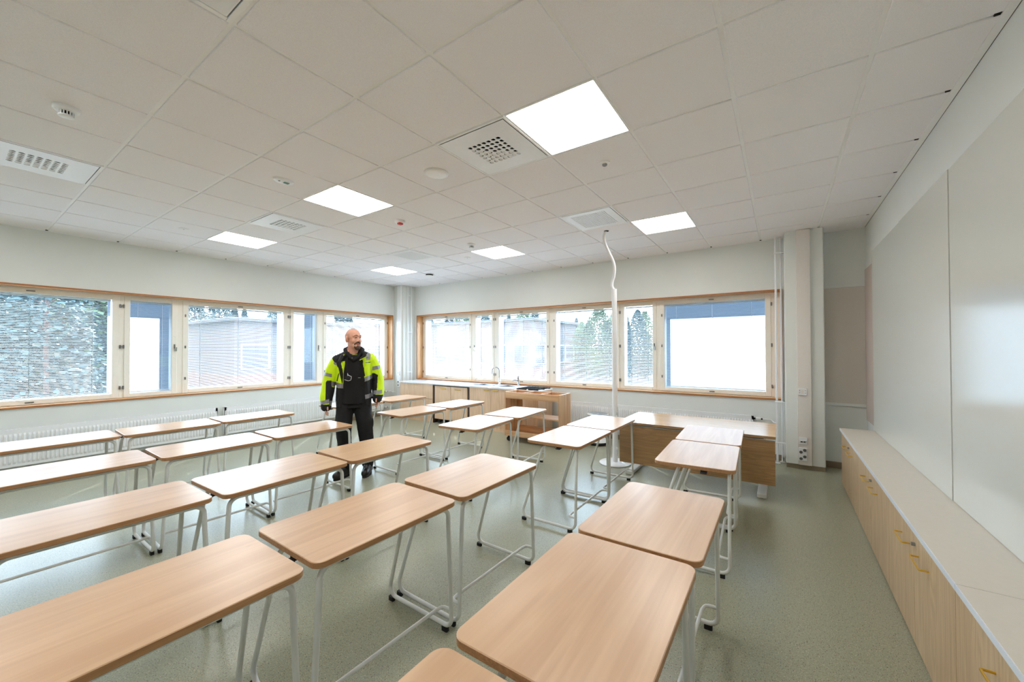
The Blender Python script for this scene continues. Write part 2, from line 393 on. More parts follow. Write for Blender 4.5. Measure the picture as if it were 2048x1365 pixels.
for y in ys[1:-1]:
    mb = MB(M['grid'], M['black']).box(WX+.03, RX-.05, y-.011, y+.011, H+.0085, H+.0145)
    mb.box(WX+.002, WX+.03, y-.010, y+.010, H+.001, H+.012, 1); mb.box(RX-.062, RX-.042, y-.010, y+.010, H+.001, H+.012, 1)  # black end boxes paint in the shaded notches at both side walls
    mb.obj('grid_bar', ceil, smooth=False)
tr = MB(M['grid']).box(WX, WX+.012, RY, WY, H-.004, H+.02).box(WX, RX, WY-.012, WY, H-.004, H+.02).box(RX-.04, RX-.004, RY, WY, H-.003, H+.02)
tr.obj('wall_angle', ceil, smooth=False)
structure(MB(M['dark']).box(RX-.004, RX, RY, WY, H-.001, H+.03).obj('trim_1', smooth=False), 'dark shadow gap between ceiling edge trim and whiteboard wall', 'trim')  # solid dark strip, its colour stands in for the gap's shade

# ---------------------------------------------------------------- windows
DEP = .15   # recess of the frames behind the wall face
def wmap(side):
    """window frame: u along the wall, v outwards from the wall face, z up -> world"""
    if side == 'L': return Matrix(((0, -1, 0, WX), (1, 0, 0, 0), (0, 0, 1, 0), (0, 0, 0, 1)))
    return Matrix(((1, 0, 0, 0), (0, 1, 0, WY), (0, 0, 1, 0), (0, 0, 0, 1)))
class WB(MB):
    """boxes given in wall coordinates"""
    def __init__(s, side, *m): super().__init__(*m); s.xf = wmap(side)
    def b(s, u0, u1, v0, v1, z0, z1, mi=0, bev=0.):
        n = MB(); n.box(u0, u1, v0, v1, z0, z1, 0, bev)
        s.add(n.v, [f if s.xf.determinant() > 0 else f[::-1] for f in n.f], mi, s.xf); return s
wn = [0]; tn = [1]
def window(side, u0, u1, label, kind):
    """one sash with its glazing, blind and fittings; kind: fixed-like 'big' or narrow 'vent'"""
    wn[0] += 1
    root = struct_root('window_%d' % wn[0], label, 'window')
    z0, z1 = WZ0+.02, WZ1-.032; fw = .068 if kind == 'big' else .06
    f = WB(side, M['cream'])
    va, vb = DEP, DEP+.055
    for (a, b, c, d) in ((u0, u0+fw, z0, z1), (u1-fw, u1, z0, z1), (u0+fw, u1-fw, z0, z0+fw*.86), (u0+fw, u1-fw, z1-fw*.86, z1)):
        f.b(a, b, va, vb, c, d, 0, .004)
    sash = f.obj('sash_frame', root, smooth=False)
    f = WB(side, M['white_metal'])
    g = fw-.012; va, vb = DEP+.06, DEP+.19
    for (a, b, c, d) in ((u0, u0+g, z0, z1), (u1-g, u1, z0, z1), (u0+g, u1-g, z0, z0+g), (u0+g, u1-g, z1-g*.6, z1)):
        f.b(a, b, va, vb, c, d, 0, .003)
    f.obj('outer_frame', root, smooth=False)
    gz0, gz1 = z0+fw*.86, z1-fw*.86
    for nm, v in (('inner_pane', DEP+.028), ('outer_pane', DEP+.125)):
        WB(side, M['glass']).b(u0+g, u1-g, v, v+.004, z0+g*.8, z1-g*.6).obj(nm, root, smooth=False)
    # blind of thin horizontal slats between the panes
    sw = .0235; vc = DEP+.085; s = WB(side, M['slat']); z = gz1-.03
    a, b = u0+fw+.004, u1-fw-.004
    lad = [.12, .5, .88] if kind == 'big' else [.2, .8]; cuts = [a]+[a+(b-a)*t for t in lad]+[b]
    while z > gz0+.03:
        vs = []
        for k in range(4):
            t = k/3-.5; vs.append((vc+t*sw*.964, z-.0010*(t*2)**2+t*.0042))
        for p, q in zip(cuts[:-1], cuts[1:]):
            s.add([(u, v_, z_) for v_, z_ in vs for u in (p+.0045, q-.0045)], [(2*k, 2*k+1, 2*k+3, 2*k+2) for k in range(3)], 0, s.xf)
        z -= .0195
    so_ = s.obj('slats', root, smooth=True, ang=80); so_['kind'] = 'stuff'
    WB(side, M['plastic']).b(a, b, vc-.012, vc+.012, gz1-.024, gz1-.002).obj('head_rail', root, smooth=False)
    WB(side, M['plastic']).b(a, b, vc-.010, vc+.010, gz0+.006, gz0+.02).obj('bottom_rail', root, smooth=False)
    lad = [.12, .5, .88] if kind == 'big' else [.2, .8]
    for t in lad:
        u = a+(b-a)*t; WB(side, M['plastic']).b(u-.0022, u+.0022, vc-.0125, vc-.0115, gz0+.01, gz1-.01).obj('ladder_tape', root, smooth=False)
    # fittings
    def fitting(name, u, z, du, dz, mat, dv=.012):
        WB(side, mat).b(u-du, u+du, DEP-dv, DEP, z-dz, z+dz, 0, .003).obj(name, sash, smooth=False)
    zm = (z0+z1)/2
    if kind == 'big':
        for zz in (z0+.026, z1-.026): fitting('sash_latch', (u0+u1)/2, zz, .035, .007, M['greymetal'], .008)
    return root, u0, u1, z0, z1, fitting
def hinges(ctx, at_low):
    root, u0, u1, z0, z1, fit = ctx; u = u0-.006 if at_low else u1+.006
    for t in (.1, .5, .9): fit('hinge', u, z0+(z1-z0)*t, .009, .024, M['greymetal'], .014)
def locks(ctx, at_low):
    root, u0, u1, z0, z1, fit = ctx; u = u0+.03 if at_low else u1-.03
    for t in (.16, .5, .84): fit('espagnolette_lock', u, z0+(z1-z0)*t, .008, .02, M['greymetal'], .012)
def handle(ctx, at_low):
    root, u0, u1, z0, z1, fit = ctx; u = u0+.03 if at_low else u1-.03; z = (z0+z1)/2
    fit('handle_plate', u, z+.01, .009, .03, M['greymetal'], .01); fit('lever_handle', u+.012, z-.035, .012, .03, M['chrome'], .03)
    for dz in (-.16, .16): fit('cover_cap', u, z+dz, .009, .009, M['cream'], .004)
LS = [(-.85, .655, 'big'), (.70, 1.26, 'vent'), (1.325, 2.815, 'big'), (2.86, 3.41, 'vent'), (3.475, 4.955, 'big')]
LL = ['leftmost wide window of the left wall, pine trees behind its blind', 'narrow opening window between the two nearest wide windows of the left wall',
      'middle wide window of the left wall, left of the man', 'narrow opening window just left of the man', 'wide window behind the man, last before the corner']
ctxL = [window('L', a, b, LL[i], k) for i, (a, b, k) in enumerate(LS)]
BS = [(-4.90, -3.44, 'big'), (-3.385, -2.84, 'vent'), (-2.785, -1.545, 'big'), (-1.475, -.215, 'big'), (-.19, .385, 'vent'), (.44, 1.905, 'big')]
BL = ['wide window of the back wall nearest the corner, over the drawers', 'narrow window of the back wall left of the tall tap', 'wide window of the back wall directly behind the two taps',
      'wide window of the back wall left of the white pole', 'narrow window of the back wall right of the white pole', 'rightmost wide window of the back wall above the teacher desk']
ctxB = [window('B', a, b, BL[i], k) for i, (a, b, k) in enumerate(BS)]
hinges(ctxL[0], False); hinges(ctxL[1], True); handle(ctxL[1], False); locks(ctxL[2], True); hinges(ctxL[2], False); hinges(ctxL[3], True); handle(ctxL[3], False); locks(ctxL[4], True); hinges(ctxL[4], False)
hinges(ctxB[0], True); locks(ctxB[0], False); handle(ctxB[1], True); hinges(ctxB[1], False); hinges(ctxB[2], True); locks(ctxB[2], False); locks(ctxB[3], True); hinges(ctxB[3], False); hinges(ctxB[4], True); handle(ctxB[4], False); locks(ctxB[5], True); hinges(ctxB[5], False)
def lining(side, u0, u1, sashes, label):
    """wooden lining of the whole opening, with the posts between the sashes"""
    tn[0] += 1
    root = struct_root('trim_%d' % tn[0], label, 'window trim')
    pu, pz = (M['pine'] if side == 'L' else M['pine_x']), M['pine_z']
    t = .018
    for nm, m, q in (('head_board', pu, (u0, u1, -.012, DEP, WZ1-t, WZ1)), ('sill_board', pu, (u0, u1, -.016, DEP, WZ0, WZ0+t)),
                     ('jamb_board', pz, (u0, u0+t, -.012, DEP, WZ0+t, WZ1-t)), ('jamb_board', pz, (u1-t, u1, -.012, DEP, WZ0+t, WZ1-t))):
        WB(side, m).b(*q, 0, .002).obj(nm, root, smooth=False)
    e = WB(side, M['pine_edge'])
    for q in ((u0-.002, u1+.002, -.0165, -.012, WZ1-t, WZ1+.002), (u0-.002, u1+.002, -.020, -.0165, WZ0-.004, WZ0+t-.004), (u0-.002, u0+t, -.015, -.012, WZ0+t, WZ1-t), (u1-t, u1+.002, -.015, -.012, WZ0+t, WZ1-t)):
        e.b(*q)
    e.obj('front_edge', root, smooth=False)
    fr = WB(side, M['cream']); va, vb = DEP+.012, DEP+.2
    fr.b(u0+t, u1-t, DEP-.0, vb, WZ1-.032, WZ1-t+.001).b(u0+t, u1-t, va, vb, WZ0+t-.001, WZ0+.02)
    prev = u0+t
    for a, b, k in sashes:
        fr.b(prev, a, va, vb, WZ0+t, WZ1-.03); prev = b
    fr.b(prev, u1-t, va-.006, vb, WZ0+t, WZ1-.03); fr.obj('frame_post', root, smooth=False)
    fl = WB(side, M['plastic'])
    for i, (a, b, k) in enumerate(sashes):
        fl.b(a+.2*(b-a), b-.2*(b-a), DEP-.004, DEP+.001, WZ1-.029, WZ1-.021)
    fl.obj('vent_slot_cover', root, smooth=False)
    sb = WB(side, M['white_metal']); sb.b(u0, u1, DEP+.2, WT+.03, WZ0-.02, WZ0+.0); sb.obj('outer_sill', root, smooth=False)
lining('L', LY0, LY1, LS, 'pine lining around the left band of windows')
lining('B', BX0, BX1, BS, 'pine lining around the back band of windows')

# ---------------------------------------------------------------- columns, pipes and wall fittings
def socket_face(mb, x, y, z, r=.017, axis='y'):
    xf = Matrix.Translation((x, y, z)) @ Matrix.Rotation(rad(90), 4, 'X')
    mb.lathe([(r, 0), (r, .004), (r*.9, .004), (r*.85, -.004)], 14, 1, xf); mb.box(x-.009, x-.004, y-.002, y+.001, z-.003, z+.003, 2); mb.box(x+.004, x+.009, y-.002, y+.001, z-.003, z+.003, 2)
# right column
col = struct_root('wall_column_right', 'off-white boxed column with a cable trunking right of the teacher desk', 'column')
MB(M['wall']).prism(rrect(2.055, 2.445, 5.065, WY, .012, 3), .055, H).obj('shaft', col)
MB(M['skirt']).box(2.06, 2.44, 5.072, WY, 0, .055).obj('skirting', col, smooth=False)
tk = thing('cable_trunking', 'pale cable trunking running up the column right of the teacher desk', 'trunking', (2.245, 5.065, 0))
MB(M['trunking']).box(-.068, .068, -.036, 0, .06, H-.004, bev=.003).obj('channel', tk)
MB(M['trunking']).box(-.05, .05, -.039, -.036, .06, H-.004).obj('lid', tk, smooth=False)
sw = thing('light_switch', 'white double light switch plate on the column trunking', 'switch', (2.225, 5.024, .94))
MB(M['plastic']).box(-.042, .042, -.012, .002, -.042, .042, bev=.003).obj('plate', sw)
MB(M['trunking']).box(-.014, .014, -.016, -.012, -.024, .024, bev=.002).obj('rocker', sw)
for sx in (-1, 1):
    for sz in (-1, 1): MB(M['greymetal']).box(sx*.028-.005, sx*.028+.005, -.014, -.012, sz*.014-.003, sz*.014+.003).obj('label_strip', sw, smooth=False)
ds = thing('data_outlet', 'white data outlet with two black ports above the power sockets on the column', 'outlet', (2.225, 5.024, .352))
MB(M['plastic']).box(-.042, .042, -.012, .002, -.042, .042, bev=.003).obj('plate', ds)
MB(M['plastic']).box(-.03, .03, -.02, -.012, -.005, .012, bev=.002).obj('hood', ds)
for sx in (-1, 1): MB(M['black']).box(sx*.014-.009, sx*.014+.009, -.0175, -.0115, -.016, -.004).obj('port', ds, smooth=False)
ps = thing('power_socket', 'white block of four round power sockets low on the column', 'socket', (2.222, 5.024, .19))
MB(M['plastic']).box(-.042, .042, -.014, .002, -.078, .078, bev=.003).obj('plate', ps)
for (x, z) in ((-.018, .026), (.018, .052), (-.018, -.052), (.018, -.026)):
    mb = MB(M['plastic'], M['greymetal'], M['black']); socket_face(mb, x, -.0145, z, .0175); mb.obj('socket_face', ps)
# alcove pinboards
pb = struct_root('trim_%d' % (tn[0]+1), 'grey pinboard between two pale rails in the alcove right of the column', 'pinboard'); MB(M['pinboard']).box(2.45, RX-.008, WY-.012, WY, .79, 2.2).obj('board', pb, smooth=False)
for z in (2.2, .76): MB(M['wall']).box(2.45, RX-.008, WY-.02, WY, z, z+.035, bev=.002).obj('rail', pb, smooth=False)
tn[0] += 1
pp = struct_root('trim_%d' % tn[0], 'dusty pink pinboard at the far end of the whiteboard wall', 'pinboard', (RX, 5.0, 0))
MB(M['pinboard_pink']).box(-.014, 0, -.22, .31, .62, 2.385).obj('felt_panel', pp, smooth=False)
# pipes
def pipe_set(name, label, pipes, clamps):
    t = thing(name, label, 'pipe', (0, 0, 0))
    for p, r in pipes: MB(M['white_metal']).tube(fillet(p, .03), r, 10).obj('pipe', t)
    for (x0, x1, y0, y1, z) in clamps: MB(M['white_metal']).box(x0, x1, y0, y1, z-.008, z+.008, bev=.003).obj('clamp', t)
    return t
t = pipe_set('heating_pipe', 'white vertical heating pipes beside the right column', [([(1.965, 5.2, 0), (1.965, 5.2, H)], .0125), ([(2.02, 5.28, 0), (2.02, 5.28, H)], .011)],
         [(1.945, 2.055, 5.185, 5.215, z) for z in (2.68, .78, .26)])
for x, y in ((1.965, 5.2), (2.02, 5.28)): MB(M['white_metal']).lathe([(.032, 0), (.034, .006), (.02, .014)], 20, 0, Matrix.Translation((x, y, 0))).obj('floor_collar', t)
MB(M['black']).box(2.03, 2.054, 5.19, 5.21, .772, .79).obj('clamp_screw', t, smooth=False); MB(M['black']).box(2.03, 2.054, 5.19, 5.21, 2.672, 2.69).obj('clamp_screw', t, smooth=False)
# corner column
cc = struct_root('wall_column_corner', 'off-white boxed column in the corner between the two window walls', 'column')
MB(M['wall']).prism(rrect(WX, -5.03, 5.03, WY, .004, 2), 0, H).obj('shaft', cc)
ct = thing('cable_trunking', 'pale cable trunking on the corner column behind the drawers', 'trunking', (-5.13, 5.03, 0))
MB(M['plastic']).box(-.06, .06, -.045, 0, .3, H-.004, bev=.004).obj('channel', ct)
th = thing('wall_thermostat', 'white thermostat on the corner column', 'thermostat', (-5.13, 4.985, .93))
MB(M['plastic']).box(-.042, .042, -.018, .002, -.042, .042, bev=.004).obj('housing', th); MB(M['greymetal']).box(-.022, .018, -.0195, -.018, .002, .012).obj('display', th, smooth=False)
ps2 = thing('power_socket', 'white double power socket on the corner column beside the worktop end', 'socket', (-5.13, 4.985, .70))
MB(M['plastic']).box(-.045, .045, -.016, .002, -.08, .08, bev=.004).obj('plate', ps2)
for z in (-.036, .036):
    mb = MB(M['plastic'], M['greymetal'], M['black']); socket_face(mb, 0, -.0165, z, .019); mb.obj('socket_face', ps2)
pipe_set('heating_pipe', 'white vertical heating pipes on the corner column left of the back windows', [([(-5.0, 5.13, 0), (-5.0, 5.13, H)], .013), ([(-5.0, 5.23, 0), (-5.0, 5.23, H)], .012)],
         [(-5.03, -4.985, 5.115, 5.245, z) for z in (2.68, 1.85, .95)])

# radiators
def radiator(label, side, u0, u1, z0, z1, group=None):
    t = thing('panel_radiator', label, 'radiator')
    xf = wmap(side); n = int((u1-u0-.05)/.0335); du = (u1-u0-.05)/n
    def wbx(mat): return WB(side, mat)
    # corrugated front plate
    vs = []; prof = []
    for k in range(n):
        a = u0+.025+k*du
        prof += [(a, 0.), (a+du*.16, -.011), (a+du*.55, -.011), (a+du*.71, 0.)]
    prof.append((u1-.025, 0.)); v0 = -.082
    mb = wbx(M['white_metal']); zs = [(z0+.03, 0), (z0+.055, 1), (z1-.075, 1), (z1-.05, 0)]
    vs = [(u, v0+v*s, z) for z, s in zs for u, v in prof]; m_ = len(prof)
    fs = [(r*m_+i, r*m_+i+1, (r+1)*m_+i+1, (r+1)*m_+i) for r in range(3) for i in range(m_-1)]
    mb.add(vs, fs, 0, xf)
    mb.b(u0, u1, v0, v0+.006, z0, z0+.03); mb.b(u0, u1, v0, v0+.006, z1-.05, z1); mb.b(u0, u0+.025, v0, v0+.006, z0, z1); mb.b(u1-.025, u1, v0, v0+.006, z0, z1)
    mb.b(u0+.02, u1-.02, v0+.008, v0+.012, z0+.02, z1-.04)
    mb.obj('front_panel', t, smooth=False)
    mb = wbx(M['white_metal']).b(u0+.01, u1-.01, -.03, -.02, z0, z1-.01); mb.obj('rear_panel', t, smooth=False)
    g = wbx(M['white_metal']); u = u0+.01
    g.b(u0, u1, v0+.006, v0+.012, z1-.012, z1); g.b(u0, u1, -.028, -.02, z1-.012, z1)
    while u < u1-.02: g.b(u, u+.014, v0+.01, -.026, z1-.008, z1-.002); u += .028
    go = g.obj('top_grille', t, smooth=False); go['kind'] = 'stuff'
    for a in (u0, u1-.006): wbx(M['white_metal']).b(a, a+.006, v0, -.02, z0, z1).obj('side_cover', t, smooth=False)
    for a in (u0+.3, u1-.3): wbx(M['greymetal']).b(a-.015, a+.015, -.03, -.022, z0+.1, z1-.05).obj('wall_bracket', t, smooth=False)
    return t
radiator('long white ribbed radiator at the left end under the left windows', 'L', -1.4, 1.69, .135, .56)
r2 = radiator('long white ribbed radiator behind the man under the left windows', 'L', 1.78, 4.72, .135, .56)
r3 = radiator('long white ribbed radiator behind the teacher desk under the back windows', 'B', -1.18, 1.705, .135, .565)
def valve(parent, p, d, goal):
    p = Vector(p); d = Vector(d)
    MB(M['black']).tube([p, p+d*.02], .012, 10).obj('valve_collar', parent); MB(M['plastic']).tube([p+d*.02, p+d*.03, p+d*.07, p+d*.08], [.014, .022, .021, .015], 14).obj('valve_knob', parent)
    MB(M['black']).tube([p+d*.08, p+d*.1], .01, 10).obj('valve_collar', parent)
    MB(M['white_metal']).tube(fillet([p+d*.1, *goal], .025), .0085, 8).obj('supply_pipe', parent)
valve(r3, (1.705, 5.29, .53), (1, 0, 0), [(1.90, 5.29, .53), (1.92, 5.29, .50), (1.965, 5.24, .495)])
valve(r2, (WX+.055, 4.72, .53), (0, 1, 0), [(WX+.055, 4.90, .53), (WX+.055, 4.93, .50), (WX+.055, 5.03, .50)])
valve(r2, (WX+.055, 4.72, .18), (0, 1, 0), [(WX+.055, 4.90, .18), (WX+.055, 5.03, .17)])

# ---------------------------------------------------------------- ceiling equipment
def ceiling_light(x, y, label):
    t = thing('ceiling_light', label, 'ceiling light', (x, y, H), 0, None)
    f = MB(M['grid'])
    for q in ((-.298, .298, -.298, -.288), (-.298, .298, .288, .298), (-.298, -.288, -.288, .288), (.288, .298, -.288, .288)): f.box(*q, 0, .03)
    f.obj('frame', t, smooth=False); MB(M['lamp']).box(-.288, .288, -.288, .288, .004, .008).obj('diffuser', t, smooth=False)
    MB(M['white_metal']).box(-.288, .288, -.288, .288, .012, .03).obj('housing', t, smooth=False)
LN = {(.9, 1.5): 'largest square ceiling light panel, right of the round-hole air vent', (-1.5, 1.5): 'square ceiling light panel in the middle of the ceiling near the oval sensor', (-3.9, 1.5): 'leftmost lit ceiling panel, nearest the left windows',
      (.9, 3.9): 'lit ceiling panel right of the hose and the fine grille', (-1.5, 3.9): 'lit ceiling panel in front of the back windows, above the sinks', (-3.9, 3.9): 'farthest lit ceiling panel near the window corner',
      (.9, -.9): 'lit ceiling panel overhead behind the viewer, right row', (-1.5, -.9): 'lit ceiling panel overhead behind the viewer, middle row', (-3.9, -.9): 'lit ceiling panel out of frame at the left'}
for x, y in LIGHTS: ceiling_light(x, y, LN[(x, y)])
def perforated(nx, ny, cell, r, mat, seg=8):
    mb = MB(mat); half = cell/2
    for i in range(nx):
        for j in range(ny):
            cx, cy = (i-(nx-1)/2)*cell, (j-(ny-1)/2)*cell
            vs = []; per = seg//4
            for k in range(seg):
                a = 2*math.pi*(k+.5)/seg; c, s = math.cos(a), math.sin(a); m = max(abs(c), abs(s))
                vs.append((cx+r*c, cy+r*s, 0));
            for k in range(seg):
                a = 2*math.pi*(k+.5)/seg; c, s = math.cos(a), math.sin(a); m = max(abs(c), abs(s)); vs.append((cx+half*c/m, cy+half*s/m, 0))
            vs += [(cx+r*math.cos(2*math.pi*(k+.5)/seg), cy+r*math.sin(2*math.pi*(k+.5)/seg), .006) for k in range(seg)]
            fs = [(k, seg+k, seg+(k+1) % seg, (k+1) % seg) for k in range(seg)]+[(k, (k+1) % seg, 2*seg+(k+1) % seg, 2*seg+k) for k in range(seg)]
            co = len(vs)
            for q, (sx, sy) in enumerate(((1, 1), (-1, 1), (-1, -1), (1, -1))):
                vs.append((cx+sx*half, cy+sy*half, 0)); a = seg+(q*per+per//2-1) % seg; b = seg+(q*per+per//2) % seg; fs.append((a, co+q, b))
            mb.add(vs, fs)
    return mb
def vent_body(t, hx, hy):
    f = MB(M['grid'])
    for q in ((-.297, .297, -.297, -.284), (-.297, .297, .284, .297), (-.297, -.284, -.284, .284), (.284, .297, -.284, .284)): f.box(*q, .002, .02)
    f.obj('frame', t, smooth=False)
    p = MB(M['white_metal']); e = .278
    for q in ((-e, e, -e, -hy), (-e, e, hy, e), (-e, -hx, -hy, hy), (hx, e, -hy, hy)): p.box(*q, 0, .003)
    p.obj('face_plate', t, smooth=False)
    MB(M['black']).box(-.284, .284, -.284, .284, .016, .03).obj('plenum', t, smooth=False)
noz = None
def nozzle_vent(x, y, label):
    global noz
    t = thing('air_vent', label, 'air vent', (x, y, H-.006)); n, cell, r = 7, .0415, .0165; h = n*cell/2
    vent_body(t, h, h)
    pl = perforated(n, n, cell, r, M['white_metal'], 12).obj('perforated_plate', t, smooth=False)
    if noz is None:
        mb = MB(M['white_metal']); vs = [(0, -r*.98, .001), (0, r*.98, .001)]
        seg = 8; vs = []
        for k in range(seg+1):
            a = -math.pi/2+math.pi*k/seg; vs.append((r*.97*math.cos(a), r*.97*math.sin(a), .0005+.009*(1-math.cos(a))))
        mb.add(vs+[(vx*.98, vy*.98, vz+.0015) for vx, vy, vz in vs], [tuple(range(seg+1))[::-1], tuple(range(seg+1, 2*seg+2))]); noz = mb.mesh('nozzle', smooth=False)
    for i in range(n):
        for j in range(n):
            dx, dy = i-3, j-3
            o = link('nozzle', noz, t, ((i-3)*cell, (j-3)*cell, 0))
            o.rotation_euler = (0, 0, (0 if dx > 0 else math.pi) if abs(dx) > abs(dy) else (math.pi/2 if dy > 0 else -math.pi/2))
for (x, y), lb in zip(VENTS, ('square air vent with round nozzle holes left of the largest light panel', 'square air vent with nozzle holes at the left edge of the photo', 'square air vent with nozzle holes beside the middle light panels')): nozzle_vent(x, y, lb)
def fine_grille(x, y, label):
    t = thing('air_grille', label, 'air grille', (x, y, H-.006)); nx, ny, cell = 17, 18, .0235
    vent_body(t, nx*cell/2, ny*cell/2); o = perforated(nx, ny, cell, .0078, M['white_metal'], 8).obj('perforated_plate', t, smooth=False)
fine_grille(*GRILLS[0], 'finely perforated square ceiling grille above the hose'); fine_grille(*GRILLS[1], 'finely perforated square ceiling grille near the window corner')
t = thing('access_panel', 'plain white metal panel in the ceiling at the top edge of the photo', 'access panel', (.3, -.3, H))
mb = MB(M['grid'])
for q in ((-.295, .295, -.295, -.272), (-.295, .295, .272, .295), (-.295, -.272, -.272, .272), (.272, .295, -.272, .272)): mb.box(*q, -.002, .02, bev=.002)
mb.obj('frame', t, smooth=False); MB(M['white_metal']).box(-.266, .266, -.266, .266, -.004, .004, bev=.002).obj('door', t, smooth=False)
def up(x, y): return (x, y, H)
def disc(parent, name, prof, mat, n=28):   # profile goes downwards from the ceiling: (radius, depth)
    return MB(mat).lathe([(r, -d) for r, d in prof][::-1], n).obj(name, parent)
def smoke(x, y, label, s=1.):
    t = thing('smoke_detector', label, 'smoke detector', up(x, y))
    disc(t, 'base', [(.056*s, 0), (.056*s, .014*s), (.05*s, .022*s), (.036*s, .026*s)], M['plastic'])
    mb = MB(M['black']).lathe([(.027*s, -.048*s), (.027*s, -.024*s)], 20); mb.obj('chamber', t)
    rb = MB(M['plastic'])
    for k in range(14):
        a = 2*math.pi*k/14; rb.box(.026*s, .032*s, -.0025*s, .0025*s, -.05*s, -.024*s, 0, 0, Matrix.Rotation(a, 4, 'Z'))
    rb.obj('cage', t, smooth=False)
    disc(t, 'cap', [(.032*s, .046*s), (.034*s, .054*s), (.024*s, .058*s)], M['plastic'])
smoke(-1.51, -.3, 'white smoke detector at the upper left of the ceiling'); smoke(-1.51, 3.31, 'small smoke detector left of the light panel above the sinks')
t = thing('motion_sensor', 'oval white ceiling sensor with a dark green window', 'sensor', up(-1.5, .9))
MB(M['plastic']).lathe([(.05, -.014), (.062, -.01), (.066, 0)], 28, 0, Matrix.Scale(1.2, 4, (0, 1, 0))).obj('housing', t); MB(M['green']).box(-.016, .016, .0, .042, -.018, -.0135, bev=.002).obj('lens_window', t); MB(M['greymetal']).lathe([(.008, -.017), (.009, -.0135)], 12, 0, Matrix.Translation((0, -.035, 0))).obj('status_light', t)
t = thing('ceiling_speaker', 'round white ceiling speaker left of the nozzle vent', 'speaker', up(-.32, 1.52))
disc(t, 'rim', [(.098, 0), (.098, .006), (.09, .010)], M['plastic'], 36); disc(t, 'grille', [(.088, .008), (.07, .014), (.03, .016)], M['grid'], 36)
t = thing('ceiling_sensor', 'small round ceiling sensor right of the nozzle vent', 'sensor', up(.89, 2.12))
disc(t, 'flange', [(.04, 0), (.04, .006), (.03, .012)], M['plastic']); disc(t, 'lens', [(.02, .010), (.018, .022), (.008, .028)], M['greymetal'])
t = thing('fire_alarm', 'white ceiling beacon with a red lens', 'alarm', up(-1.53, 2.13))
disc(t, 'base', [(.058, 0), (.056, .022), (.045, .028)], M['plastic']); MB(M['red']).box(-.012, .036, -.034, .02, -.046, -.027, bev=.006).obj('lens', t)
t = thing('air_valve', 'round white ceiling air valve near the window corner', 'air valve', up(-3.58, 4.46))
disc(t, 'ring', [(.088, 0), (.088, .008), (.07, .01)], M['plastic']); disc(t, 'throat', [(.072, .002), (.066, .03)], M['black']); disc(t, 'disc', [(.05, .028), (.086, .034), (.07, .04)], M['plastic'])
for x, y, lb in ((-3.89, .89, 'tiny round cover plate in the ceiling near the left windows'), (-2.08, 3.86, 'tiny round cover plate in the ceiling near the far grille')):
    t = thing('ceiling_disc', lb, 'cover plate', up(x, y)); disc(t, 'plate', [(.05, 0), (.05, .004), (.045, .006)], M['plastic']); disc(t, 'screw', [(.006, .005), (.006, .008)], M['greymetal'], 8)

# ---------------------------------------------------------------- school desks
TZ, TL, TD = .69, .72, .50
def desk_proto():
    t = thing('school_desk', 'x', 'desk')
    mb = MB(M['maple'], M['maple_edge']); th_ = .025
    outer = rrect(-TD/2, TD/2, -TL/2, TL/2, .042, 7); c = .0025; inner = rrect(-TD/2+c, TD/2-c, -TL/2+c, TL/2-c, .04, 7); n = len(outer)
    vs = [(x, y, TZ) for x, y in inner]+[(x, y, TZ-c) for x, y in outer]+[(x, y, TZ-th_+c) for x, y in outer]+[(x, y, TZ-th_) for x, y in inner]
    mb.add(vs, [tuple(range(n))], 0)
    for r in range(3): mb.add(vs, [(r*n+i, (r+1)*n+i, (r+1)*n+(i+1) % n, r*n+(i+1) % n) for i in range(n)], 0 if r == 0 else 1)
    mb.add(vs, [tuple(range(3*n, 4*n))[::-1]], 1)
    mb.obj('tabletop', t, ang=50)
    fx, rx, yt, yb, zr = .212, -.095, .325, .353, .654
    for s in (1, -1):
        p = [(fx, 0, zr), (fx, s*yt, zr), (fx, s*yb, .031), (-.30, s*yb, .031), (rx, s*yt, zr), (rx, 0, zr)]
        MB(M['tube']).tube(fillet(p, [.045, .05, .05, .07], 7), .0112, 10).obj('leg_frame', t); lf = LAST[0]
        for x in (.165, -.272):
            MB(M['rubber']).prism(rrect(x-.02, x+.02, s*yb-.0105, s*yb+.0105, .006, 3), 0, .0225).obj('foot_pad', lf)
    zb = .125; ya = s*yt if False else yt+(yb-yt)*(1-(zb-.03)/.62)
    MB(M['tube']).tube(fillet([(fx, -ya, zb), (fx-.058, -ya+.004, zb), (fx-.058-.012, -ya+.05, zb-.006), (fx-.07, ya-.05, zb-.006), (fx-.058, ya-.004, zb), (fx, ya, zb)], .03, 5), .0088, 10).obj('crossbar', t)
    hk = MB(M['rubber']); hk.box(.045, .085, -TL/2+.006, -TL/2+.03, TZ-.040, TZ-.025, bev=.003).box(.045, .085, -TL/2-.012, -TL/2+.008, TZ-.043, TZ-.036, bev=.002); hk.obj('bag_hook', t)
    br = MB(M['greymetal'])
    for x in (fx, rx):
        for y in (-.22, .22): br.box(x-.02, x+.02, y-.012, y+.012, zr+.0105, TZ-.0245)
    bo = br.obj('mounting_plate', t, smooth=False)
    return t
